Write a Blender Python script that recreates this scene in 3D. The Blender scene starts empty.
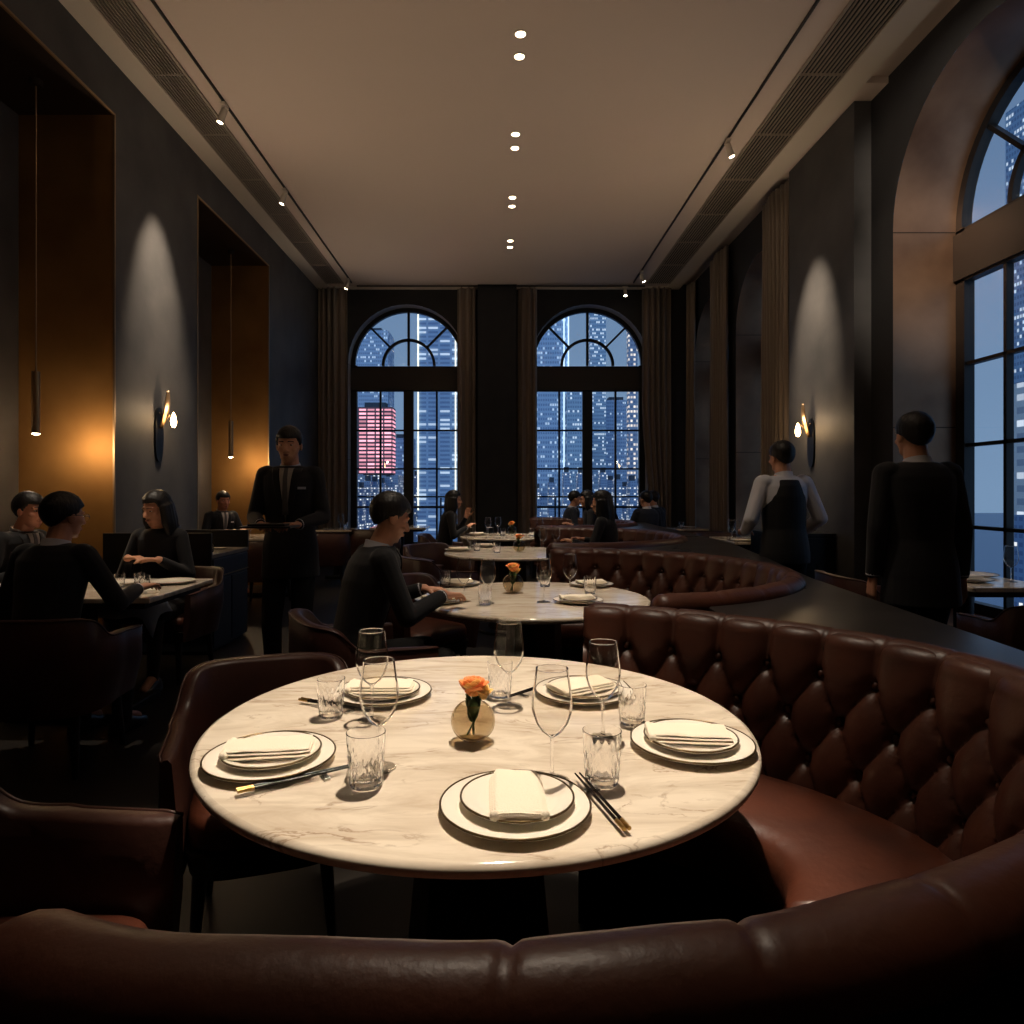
import bpy, math, random
from mathutils import Vector, Matrix, noise
PI = math.pi
sc = bpy.context.scene
col = sc.collection
CH, F, VX, VY = 1.35, 675.0, 498.0, 490.0     # eye height, focal length in pixels, vanishing point

def at(px, py, z):
    """point of the horizontal plane z that the photograph shows at pixel px,py"""
    Y = (CH - z) * F / (py - VY)
    return ((px - VX) * Y / F, Y)

# ------------------------------------------------------------------ materials
MATS = {}
def mat(name, color, rough=0.5, metal=0.0, var=None, scale=8.0, stretch=(1, 1, 1), bump=0.0, bscale=60.0,
        emit=None, estr=0.0, coat=0.0, sheen=0.0, trans=0.0, ior=1.45, spec=0.5, rvar=0.0):
    if name in MATS: return MATS[name]
    m = bpy.data.materials.new(name); m.use_nodes = True
    nt = m.node_tree; N = nt.nodes; L = nt.links
    b = N['Principled BSDF']
    b.inputs['Base Color'].default_value = (*color, 1)
    b.inputs['Roughness'].default_value = rough
    b.inputs['Metallic'].default_value = metal
    b.inputs['Coat Weight'].default_value = coat
    b.inputs['Coat Roughness'].default_value = 0.25
    b.inputs['Sheen Weight'].default_value = sheen
    b.inputs['Transmission Weight'].default_value = trans
    b.inputs['IOR'].default_value = ior
    b.inputs['Specular IOR Level'].default_value = spec
    if emit:
        b.inputs['Emission Color'].default_value = (*emit, 1)
        b.inputs['Emission Strength'].default_value = estr
    if var or bump or rvar:
        tc = N.new('ShaderNodeTexCoord'); mp = N.new('ShaderNodeMapping')
        mp.inputs['Scale'].default_value = stretch
        L.new(tc.outputs['Object'], mp.inputs['Vector'])
    if var:
        n = N.new('ShaderNodeTexNoise'); n.inputs['Scale'].default_value = scale; n.inputs['Detail'].default_value = 5
        L.new(mp.outputs[0], n.inputs['Vector'])
        r = N.new('ShaderNodeValToRGB')
        r.color_ramp.elements[0].position = .3; r.color_ramp.elements[1].position = .7
        r.color_ramp.elements[0].color = (*color, 1); r.color_ramp.elements[1].color = (*var, 1)
        L.new(n.outputs['Fac'], r.inputs['Fac']); L.new(r.outputs['Color'], b.inputs['Base Color'])
    if rvar:
        n3 = N.new('ShaderNodeTexNoise'); n3.inputs['Scale'].default_value = scale * .6
        L.new(mp.outputs[0], n3.inputs['Vector'])
        mr = N.new('ShaderNodeMapRange'); mr.inputs[3].default_value = rough - rvar; mr.inputs[4].default_value = rough + rvar
        L.new(n3.outputs['Fac'], mr.inputs[0]); L.new(mr.outputs[0], b.inputs['Roughness'])
    if bump:
        n2 = N.new('ShaderNodeTexNoise'); n2.inputs['Scale'].default_value = bscale; n2.inputs['Detail'].default_value = 4
        L.new(mp.outputs[0], n2.inputs['Vector'])
        bp = N.new('ShaderNodeBump'); bp.inputs['Strength'].default_value = bump; bp.inputs['Distance'].default_value = .01
        L.new(n2.outputs['Fac'], bp.inputs['Height']); L.new(bp.outputs[0], b.inputs['Normal'])
    MATS[name] = m
    return m

def lin(r, g, b):
    f = lambda c: (c / 255 / 12.92) if c / 255 < .04045 else ((c / 255 + .055) / 1.055) ** 2.4
    return (f(r), f(g), f(b))

leather = mat('brown_leather', lin(88, 50, 36), .40, var=lin(66, 36, 26), scale=5, bump=.12, bscale=55, spec=.5, rvar=.08)
leather_seat = mat('seat_leather', lin(88, 45, 29), .42, var=lin(66, 33, 22), scale=6, bump=.15, bscale=40)
leather_dark = mat('oxblood_leather', lin(74, 44, 36), .40, var=lin(58, 34, 28), scale=5, bump=.10, bscale=60)
leather_booth_out = mat('dark_booth_panel', lin(30, 27, 26), .5)
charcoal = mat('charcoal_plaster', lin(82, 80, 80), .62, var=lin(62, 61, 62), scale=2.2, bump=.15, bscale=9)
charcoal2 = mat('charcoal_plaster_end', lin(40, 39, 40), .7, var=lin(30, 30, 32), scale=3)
ceil_m = mat('ceiling_paint', lin(200, 182, 168), .85)
ceil_edge = mat('ceiling_edge_paint', lin(196, 184, 168), .8)
brass = mat('aged_brass', lin(176, 134, 82), .56, .9, var=lin(144, 106, 62), scale=1.6, bump=.03, bscale=4, rvar=.07)
brass_trim = mat('brass_trim', lin(164, 138, 108), .42, 1.0)
bronze = mat('bronze_lining', lin(176, 140, 112), .42, .8, var=lin(120, 90, 72), scale=1.3, rvar=.1)
bronze_dark = mat('dark_bronze', lin(52, 40, 32), .5, .6)
black_metal = mat('black_metal', lin(22, 22, 24), .42, .4)
frame_m = mat('window_frame_paint', lin(20, 21, 24), .45)
transom_m = mat('transom_paint', lin(52, 46, 42), .5)
reveal_m = mat('pale_stone_reveal', lin(150, 145, 140), .6)
floor_m = mat('dark_floor_stone', lin(46, 41, 36), .42, var=lin(24, 21, 19), scale=1.1, stretch=(1, .5, 1), rvar=.12)
curtain_m = mat('taupe_curtain', lin(122, 108, 94), .8, sheen=.3, bump=.1, bscale=200)
stone_top = mat('dark_stone_top', lin(46, 43, 42), .30, var=lin(36, 34, 33), scale=4, rvar=.08)
cabinet_m = mat('blue_grey_lacquer', lin(44, 50, 62), .45)
cabinet_blk = mat('black_lacquer', lin(16, 16, 18), .35)
marble_grey = mat('pale_counter_stone', lin(150, 142, 132), .3, var=lin(110, 102, 94), scale=8)
wood_dark = mat('dark_wood', lin(28, 20, 16), .4)
porcelain = mat('porcelain', lin(236, 228, 214), .22)
rim_m = mat('dark_gold_rim', lin(92, 74, 46), .3, .7)
napkin_m = mat('cream_linen', lin(236, 224, 204), .85, bump=.25, bscale=260)
chop_m = mat('black_lacquer_stick', lin(18, 14, 12), .25)
gold_m = mat('gold', lin(196, 160, 100), .28, 1.0)
steel = mat('steel', lin(190, 186, 180), .25, 1.0)
skin_m = mat('skin', lin(206, 152, 122), .5, var=lin(196, 138, 108), scale=12)
skin_r = mat('skin_ruddy', lin(200, 140, 112), .5, var=lin(188, 126, 100), scale=12)
hair_m = mat('black_hair', lin(20, 16, 15), .45, bump=.5, bscale=60, stretch=(1, 1, .15))
hair_b = mat('brown_hair', lin(38, 26, 20), .45, bump=.5, bscale=60, stretch=(1, 1, .15))
suit_m = mat('black_suit', lin(22, 22, 26), .85, sheen=.1)
navy_m = mat('navy_suit', lin(26, 30, 42), .85, sheen=.1)
vest_m = mat('black_waistcoat', lin(18, 18, 20), .7)
shirt_m = mat('white_shirt', lin(206, 206, 214), .8)
shirt_g = mat('grey_shirt', lin(170, 164, 160), .8)
tie_m = mat('grey_tie', lin(92, 90, 92), .6)
trouser_m = mat('black_trousers', lin(16, 16, 19), .85)
stocking_m = mat('dark_stocking', lin(52, 44, 44), .6)
shoe_m = mat('black_shoe', lin(12, 12, 12), .3)
lip_m = mat('lips', lin(160, 98, 84), .45)
eye_m = mat('eye_dark', lin(28, 18, 14), .15)
eyew_m = mat('eye_white', lin(190, 180, 170), .3)
glass_m = mat('clear_glass', (1, 1, 1), 0.0, trans=1.0, ior=1.45)
bulb_m = mat('warm_bulb', (1, .8, .5), .4, emit=(1.0, .62, .26), estr=28)
lens_m = mat('lamp_lens', (1, .9, .7), .4, emit=(1.0, .80, .55), estr=30)
down_m = mat('downlight_lens', (1, .9, .7), .4, emit=(1.0, .80, .55), estr=26)
petal_m = mat('orange_petal', lin(238, 128, 66), .6, var=lin(246, 168, 100), scale=30)
petal_y = mat('yellow_petal', lin(236, 204, 120), .6, var=lin(240, 180, 110), scale=30)
leaf_m = mat('green_leaf', lin(54, 84, 34), .5)
grille_m = mat('grille_metal', lin(150, 136, 122), .5)
grille_bk = mat('grille_shadow_box', lin(24, 22, 20), .8)
blanket_m = mat('pale_blue_cloth', lin(170, 180, 196), .85)
menu_m = mat('dark_tray', lin(36, 30, 28), .35)

def marble():
    m = bpy.data.materials.new('veined_marble'); m.use_nodes = True
    N = m.node_tree.nodes; L = m.node_tree.links; b = N['Principled BSDF']
    tc = N.new('ShaderNodeTexCoord'); mp = N.new('ShaderNodeMapping')
    mp.inputs['Rotation'].default_value = (0, 0, .18); mp.inputs['Scale'].default_value = (1.6, 5.2, 1)
    L.new(tc.outputs['Object'], mp.inputs[0])
    n1 = N.new('ShaderNodeTexNoise'); n1.inputs['Scale'].default_value = 1.9; n1.inputs['Detail'].default_value = 9
    n1.inputs['Distortion'].default_value = 1.1; n1.inputs['Roughness'].default_value = .62
    L.new(mp.outputs[0], n1.inputs['Vector'])
    r1 = N.new('ShaderNodeValToRGB'); e = r1.color_ramp.elements
    e[0].position = .33; e[0].color = (*lin(196, 180, 160), 1)
    e[1].position = .60; e[1].color = (*lin(226, 214, 196), 1)
    L.new(n1.outputs['Fac'], r1.inputs[0])
    n2 = N.new('ShaderNodeTexNoise'); n2.inputs['Scale'].default_value = 1.5; n2.inputs['Detail'].default_value = 8
    n2.inputs['Distortion'].default_value = 2.0; n2.inputs['Roughness'].default_value = .55
    L.new(mp.outputs[0], n2.inputs['Vector'])
    s = N.new('ShaderNodeMath'); s.operation = 'SUBTRACT'; s.inputs[1].default_value = .5
    a = N.new('ShaderNodeMath'); a.operation = 'ABSOLUTE'
    L.new(n2.outputs['Fac'], s.inputs[0]); L.new(s.outputs[0], a.inputs[0])
    r2 = N.new('ShaderNodeValToRGB'); e = r2.color_ramp.elements
    e[0].position = 0; e[0].color = (1, 1, 1, 1); e[1].position = .022; e[1].color = (0, 0, 0, 1)
    L.new(a.outputs[0], r2.inputs[0])
    n3 = N.new('ShaderNodeTexNoise'); n3.inputs['Scale'].default_value = 3; L.new(mp.outputs[0], n3.inputs['Vector'])
    r3 = N.new('ShaderNodeValToRGB'); r3.color_ramp.elements[0].position = .45; r3.color_ramp.elements[1].position = .65
    L.new(n3.outputs['Fac'], r3.inputs[0])
    mu = N.new('ShaderNodeMath'); mu.operation = 'MULTIPLY'
    L.new(r2.outputs[0], mu.inputs[0]); L.new(r3.outputs[0], mu.inputs[1])
    mu2 = N.new('ShaderNodeMath'); mu2.operation = 'MULTIPLY'; mu2.inputs[1].default_value = .75
    L.new(mu.outputs[0], mu2.inputs[0])
    mx = N.new('ShaderNodeMixRGB'); mx.inputs[2].default_value = (*lin(140, 114, 90), 1)
    L.new(mu2.outputs[0], mx.inputs[0]); L.new(r1.outputs[0], mx.inputs[1])
    L.new(mx.outputs[0], b.inputs['Base Color']); b.inputs['Roughness'].default_value = .10
    return m
marble_m = marble()

def pane_mat():
    m = bpy.data.materials.new('window_glass'); m.use_nodes = True
    N = m.node_tree.nodes; L = m.node_tree.links
    N.remove(N['Principled BSDF'])
    t = N.new('ShaderNodeBsdfTransparent'); t.inputs[0].default_value = (.93, .96, .98, 1)
    g = N.new('ShaderNodeBsdfGlossy'); g.inputs['Roughness'].default_value = .02
    lw = N.new('ShaderNodeLayerWeight'); lw.inputs[0].default_value = .5
    pw = N.new('ShaderNodeMath'); pw.operation = 'POWER'; pw.inputs[1].default_value = 4; L.new(lw.outputs['Facing'], pw.inputs[0])
    fr = N.new('ShaderNodeMath'); fr.operation = 'MULTIPLY_ADD'; fr.inputs[1].default_value = .5; fr.inputs[2].default_value = .03; L.new(pw.outputs[0], fr.inputs[0])
    mx = N.new('ShaderNodeMixShader')
    L.new(fr.outputs[0], mx.inputs[0]); L.new(t.outputs[0], mx.inputs[1]); L.new(g.outputs[0], mx.inputs[2])
    L.new(mx.outputs[0], N['Material Output'].inputs['Surface'])
    return m
pane_m = pane_mat()
def clear_mat(name, tint, refr, f0, f1):
    """thin clear glass: passes light, reflects more towards its outline; refr = share of true refraction"""
    m = bpy.data.materials.new(name); m.use_nodes = True
    N = m.node_tree.nodes; L = m.node_tree.links; N.remove(N['Principled BSDF'])
    t = N.new('ShaderNodeBsdfTransparent'); t.inputs[0].default_value = (*tint, 1)
    g = N.new('ShaderNodeBsdfGlossy'); g.inputs['Roughness'].default_value = .03
    lw = N.new('ShaderNodeLayerWeight'); lw.inputs[0].default_value = .5
    pw = N.new('ShaderNodeMath'); pw.operation = 'POWER'; pw.inputs[1].default_value = 3; L.new(lw.outputs['Facing'], pw.inputs[0])
    fr = N.new('ShaderNodeMath'); fr.operation = 'MULTIPLY_ADD'; fr.inputs[1].default_value = f1; fr.inputs[2].default_value = f0; L.new(pw.outputs[0], fr.inputs[0])
    mx = N.new('ShaderNodeMixShader'); L.new(fr.outputs[0], mx.inputs[0]); L.new(t.outputs[0], mx.inputs[1]); L.new(g.outputs[0], mx.inputs[2])
    out = mx
    if refr:
        gl = N.new('ShaderNodeBsdfGlass'); gl.inputs['IOR'].default_value = 1.45; gl.inputs['Roughness'].default_value = 0; gl.inputs[0].default_value = (*tint, 1)
        out = N.new('ShaderNodeMixShader'); r2 = N.new('ShaderNodeMath'); r2.operation = 'GREATER_THAN'; r2.inputs[1].default_value = refr; L.new(lw.outputs['Facing'], r2.inputs[0]); L.new(r2.outputs[0], out.inputs[0]); L.new(mx.outputs[0], out.inputs[1]); L.new(gl.outputs[0], out.inputs[2])
    L.new(out.outputs[0], N['Material Output'].inputs['Surface'])
    return m
thin_m = clear_mat('thin_glass', (.985, .98, .97), .62, .02, .15)
foot_m = clear_mat('foot_glass', (.95, .94, .92), .93, .05, .3)
cut_m = clear_mat('cut_crystal', (.99, .985, .97), .55, .03, .2)
smoke_m = clear_mat('smoked_glass', (.86, .81, .72), .72, .04, .2)

def tower_mat(name, wall, lit, bw, bh, thresh, strength, mortar=.02, bands=False):
    """facade: a grid of windows, some of them lit"""
    m = bpy.data.materials.new(name); m.use_nodes = True
    N = m.node_tree.nodes; L = m.node_tree.links; b = N['Principled BSDF']
    tc = N.new('ShaderNodeTexCoord'); sp = N.new('ShaderNodeSeparateXYZ'); L.new(tc.outputs['Object'], sp.inputs[0])
    ad = N.new('ShaderNodeMath'); ad.operation = 'ADD'; L.new(sp.outputs[0], ad.inputs[0]); L.new(sp.outputs[1], ad.inputs[1])
    def math_(op, i0, v1=None, i1=None):
        q = N.new('ShaderNodeMath'); q.operation = op; L.new(i0, q.inputs[0])
        if v1 is not None: q.inputs[1].default_value = v1
        if i1 is not None: L.new(i1, q.inputs[1])
        return q.outputs[0]
    u = math_('DIVIDE', ad.outputs[0], bw); v = math_('DIVIDE', sp.outputs[2], bh)
    fu = math_('FLOOR', u); fv = math_('FLOOR', v)
    ru = math_('FRACT', u); rv = math_('FRACT', v)
    c = N.new('ShaderNodeCombineXYZ'); L.new(fu, c.inputs[0]); L.new(fv, c.inputs[1])
    wn = N.new('ShaderNodeTexWhiteNoise'); wn.noise_dimensions = '3D'; L.new(c.outputs[0], wn.inputs['Vector'])
    # clumping by a low noise, so lit floors gather
    n = N.new('ShaderNodeTexNoise'); n.inputs['Scale'].default_value = .13
    sc_ = N.new('ShaderNodeVectorMath'); sc_.operation = 'MULTIPLY'; sc_.inputs[1].default_value = (1, 3.5, 1); L.new(c.outputs[0], sc_.inputs[0])
    L.new(sc_.outputs[0], n.inputs['Vector'])
    sm = math_('ADD', math_('MULTIPLY', wn.outputs['Value'], .5), None, math_('MULTIPLY', n.outputs['Fac'], .9))
    on = math_('GREATER_THAN', sm, thresh)
    inu = math_('MULTIPLY', math_('GREATER_THAN', ru, .18), None, math_('LESS_THAN', ru, .85 if not bands else 1.1))
    inv = math_('MULTIPLY', math_('GREATER_THAN', rv, .3), None, math_('LESS_THAN', rv, .8))
    win = math_('MULTIPLY', inu, None, inv)
    e = math_('MULTIPLY', math_('MULTIPLY', on, None, win), None, math_('ADD', wn.outputs['Value'], .4))
    es = math_('MULTIPLY', e, strength)
    b.inputs['Emission Color'].default_value = (*lit, 1); L.new(es, b.inputs['Emission Strength'])
    mx = N.new('ShaderNodeMixRGB'); mx.inputs[1].default_value = (*wall, 1)
    mx.inputs[2].default_value = (wall[0] * .55, wall[1] * .6, wall[2] * .7, 1)
    L.new(win, mx.inputs[0]); L.new(mx.outputs[0], b.inputs['Base Color']); b.inputs['Roughness'].default_value = .5
    return m

# ------------------------------------------------------------------ mesh builder
class MB:
    def __init__(s): s.v = []; s.f = []
    def add(s, vs, fs):
        o = len(s.v); s.v += [tuple(p) for p in vs]; s.f += [tuple(i + o for i in f) for f in fs]; return s
    def box(s, c, d, rz=0.0, M=None):
        x, y, z = d[0] / 2, d[1] / 2, d[2] / 2
        R = Matrix.Rotation(rz, 3, 'Z'); C = Vector(c)
        vs = [C + R @ Vector((a * x, b * y, e * z)) for e in (-1, 1) for a, b in ((-1, -1), (1, -1), (1, 1), (-1, 1))]
        if M: vs = [M @ p for p in vs]
        return s.add(vs, [(3, 2, 1, 0), (4, 5, 6, 7), (0, 1, 5, 4), (1, 2, 6, 5), (2, 3, 7, 6), (3, 0, 4, 7)])
    def box2(s, a, b): return s.box([(a[i] + b[i]) / 2 for i in range(3)], [abs(b[i] - a[i]) for i in range(3)])
    def loft(s, rings, closed=True, cap=True):
        n = len(rings[0]); vs = [p for r in rings for p in r]; fs = []
        for i in range(len(rings) - 1):
            for j in range(n if closed else n - 1):
                k = (j + 1) % n
                fs.append((i * n + j, i * n + k, (i + 1) * n + k, (i + 1) * n + j))
        if cap and closed:
            fs.append(tuple(range(n - 1, -1, -1))); fs.append(tuple((len(rings) - 1) * n + j for j in range(n)))
        return s.add(vs, fs)
    def lathe(s, prof, n=32, c=(0, 0, 0), fn=None):
        """prof: (r,z) from axis to axis or open"""
        C = Vector(c); rings = []
        for r, z in prof:
            ring = []
            for j in range(n):
                a = 2 * PI * j / n; rr = r * (fn(a, z, r) if fn else 1)
                ring.append(C + Vector((rr * math.cos(a), rr * math.sin(a), z)))
            rings.append(ring)
        o = len(s.v); s.loft(rings, cap=False)
        if prof[0][0] < .001: s.f.append(tuple(o + j for j in range(n - 1, -1, -1)))
        if prof[-1][0] < .001: s.f.append(tuple(o + (len(prof) - 1) * n + j for j in range(n)))
        return s
    def tube(s, pts, r, n=10, cap=True, closed=False):
        P = [Vector(p) for p in pts]; m = len(P); rr = r if isinstance(r, (list, tuple)) else [r] * m
        rings = []; up = None
        for i in range(m):
            a = P[(i - 1) % m] if (closed or i > 0) else P[i]; b = P[(i + 1) % m] if (closed or i < m - 1) else P[i]
            t = (b - a).normalized()
            if up is None:
                up = Vector((0, 0, 1)) if abs(t.z) < .9 else Vector((1, 0, 0))
            x = t.cross(up)
            if x.length < 1e-5: x = t.cross(Vector((1, 0, 0)))
            x.normalize(); y = x.cross(t).normalized(); up = y
            rings.append([P[i] + (x * math.cos(2 * PI * j / n) + y * math.sin(2 * PI * j / n)) * rr[i] for j in range(n)])
        if closed: rings.append(rings[0])
        return s.loft(rings, cap=cap and not closed)
    def ell(s, c, r, R=None, nu=16, nv=10):
        C = Vector(c); rings = []
        vs = []; fs = []
        for i in range(1, nv):
            ph = PI * i / nv
            for j in range(nu):
                a = 2 * PI * j / nu
                p = Vector((r[0] * math.sin(ph) * math.cos(a), r[1] * math.sin(ph) * math.sin(a), r[2] * math.cos(ph)))
                vs.append(C + (R @ p if R else p))
        t = Vector((0, 0, r[2])); top = len(vs); vs.append(C + (R @ t if R else t)); vs.append(C - (R @ t if R else t))
        for i in range(nv - 2):
            for j in range(nu):
                k = (j + 1) % nu; fs.append((i * nu + j, (i + 1) * nu + j, (i + 1) * nu + k, i * nu + k))
        for j in range(nu):
            k = (j + 1) % nu; fs.append((top, j, k)); fs.append((top + 1, (nv - 2) * nu + k, (nv - 2) * nu + j))
        return s.add(vs, fs)
    def cap(s, a, b, ra, rb, n=12):
        """tapered capsule"""
        a = Vector(a); b = Vector(b); t = b - a; L = t.length
        if L < 1e-6: return s.ell(a, (ra,) * 3)
        t /= L; u = Vector((0, 0, 1)) if abs(t.z) < .9 else Vector((1, 0, 0))
        x = t.cross(u).normalized(); y = x.cross(t)
        rings = []
        for k in range(1, 4):
            ph = PI / 2 * k / 3; rings.append((a - t * ra * math.cos(ph), ra * math.sin(ph)))
        for k in range(0, 3):
            ph = PI / 2 * k / 3; rings.append((b + t * rb * math.sin(ph), rb * math.cos(ph)))
        R = [[c + (x * math.cos(2 * PI * j / n) + y * math.sin(2 * PI * j / n)) * r for j in range(n)] for c, r in rings]
        return s.loft(R)
    def build(s, name, m, parent=None, smooth=None, bevel=0, sub=0, solid=0, loc=None):
        me = bpy.data.meshes.new(name); me.from_pydata(s.v, [], s.f); me.update()
        import bmesh
        bm = bmesh.new(); bm.from_mesh(me); bmesh.ops.recalc_face_normals(bm, faces=bm.faces); bm.to_mesh(me); bm.free()
        me.materials.append(m)
        if smooth is not None:
            me.shade_smooth()
            if smooth < 179: me.set_sharp_from_angle(angle=math.radians(smooth))
        o = bpy.data.objects.new(name, me); col.objects.link(o)
        if parent: o.parent = parent
        if loc: o.location = loc
        if solid:
            q = o.modifiers.new('t', 'SOLIDIFY'); q.thickness = solid; q.offset = 0
        if bevel:
            q = o.modifiers.new('b', 'BEVEL'); q.width = bevel; q.segments = 2; q.limit_method = 'ANGLE'
        if sub:
            q = o.modifiers.new('s', 'SUBSURF'); q.levels = sub; q.render_levels = sub
        return o

def remeshed(mb, name, m, parent, voxel, smooth=4, f=.5):
    o = mb.build(name, m, parent, smooth=180)
    q = o.modifiers.new('r', 'REMESH'); q.mode = 'VOXEL'; q.voxel_size = voxel; q.use_smooth_shade = True
    q = o.modifiers.new('s', 'SMOOTH'); q.factor = f; q.iterations = smooth
    dg = bpy.context.evaluated_depsgraph_get(); dg.update()
    me = bpy.data.meshes.new_from_object(o.evaluated_get(dg)); me.name = name
    old = o.data; o.modifiers.clear(); o.data = me; bpy.data.meshes.remove(old)
    me.shade_smooth()
    if not me.materials: me.materials.append(m)
    return o

def tag(o, label, cat, group=None, kind=None):
    o['label'] = label; o['category'] = cat
    if group: o['group'] = group
    if kind: o['kind'] = kind
    return o
def struct(o): o['kind'] = 'structure'; return o
def thing(name, label, cat, loc=(0, 0, 0), rz=0.0, group=None):
    o = bpy.data.objects.new(name, None); col.objects.link(o); o.empty_display_size = .1
    o.location = loc; o.rotation_euler = (0, 0, rz)
    return tag(o, label, cat, group)
def copy_tree(o, parent=None):
    c = o.copy(); col.objects.link(c); c.parent = parent
    for ch in [k for k in o.children]: copy_tree(ch, c)
    return c
PROTO = {}
def inst(key, maker, label, loc, rz=0.0, group=None, scale=None):
    """first use builds the thing, later uses copy it and its parts"""
    if key not in PROTO: o = PROTO[key] = maker()
    else: o = copy_tree(PROTO[key])
    o.location = loc; o.rotation_euler = (0, 0, rz)
    o.scale = ((scale or 1.0),) * 3
    o['label'] = label
    if group: o['group'] = group
    elif 'group' in o: del o['group']
    return o

# ------------------------------------------------------------------ room shell
XL, XR, XRW, YE, YB, H = -3.25, 3.34, 3.50, 12.2, -3.2, 5.0
NX = -4.06                                     # niche back
NZ = 4.54
niches = [(3.44, 5.73), (7.29, 9.58)]
struct(MB().box2((-5, YB, -.1), (5, YE + .6, 0)).build('floor', floor_m))
# left wall with two tall niches
w = MB()
ys = [YB, 3.44, 5.73, 7.29, 9.58, YE]
for i, (a, b) in enumerate(zip(ys[:-1], ys[1:])):
    if (a, b) in niches: w.box2((XL - .1, a, NZ), (XL, b, H))
    else: w.box2((NX - .1, a, 0), (XL, b, H))
for a, b in niches:
    w.box2((NX - .1, a - .05, 0), (NX, b + .05, NZ))
struct(w.build('wall_left', charcoal))
k = 0
for a, b in niches:                            # brass lining: far and near cheek, top
    k += 1; g = MB(); g.box2((NX, b - .012, 0), (XL - .004, b, NZ)); g.box2((NX, a, 0), (XL - .004, a + .012, NZ)); 
    struct(g.build('trim_%d' % k, brass))
    k += 1; g = MB(); g.box2((NX, a, NZ - .012), (XL - .004, b, NZ)); struct(g.build('trim_%d' % k, bronze_dark))
    k += 1; g = MB(); g.box2((XL - .01, a, 0), (XL + .006, a + .02, NZ)); g.box2((XL - .01, b - .02, 0), (XL + .006, b, NZ))
    g.box2((XL - .01, a, NZ - .02), (XL + .006, b, NZ)); struct(g.build('trim_%d' % k, brass_trim))
struct(MB().box2((-5, YB - .1, 0), (5, YB, H)).build('wall_back', charcoal2))

ZS, ZT, ZB = 3.645, 3.19, 0.30                  # spring line, top of casements, sill
def arch_wall(name, m, u0, u1, z0, z1, ops, T):
    """wall face between u0 and u1 with arched openings (centre, radius)"""
    g = MB(); n = 24; u = u0
    def quad(a, b, c, d): g.add([T(*a), T(*b), T(*c), T(*d)], [(0, 1, 2, 3)])
    for c, R in ops:
        quad((u, z0), (c - R, z0), (c - R, ZS), (u, ZS)); quad((u, ZS), (c - R, ZS), (c - R, z1), (u, z1))
        quad((c - R, z0), (c + R, z0), (c + R, ZB), (c - R, ZB))
        for i in range(n):
            a0 = PI - PI * i / n; a1 = PI - PI * (i + 1) / n
            p0 = (c + R * math.cos(a0), ZS + R * math.sin(a0)); p1 = (c + R * math.cos(a1), ZS + R * math.sin(a1))
            quad(p0, p1, (p1[0], z1), (p0[0], z1))
        u = c + R
    quad((u, z0), (u1, z0), (u1, z1), (u, z1))
    return struct(g.build(name, m))

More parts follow.
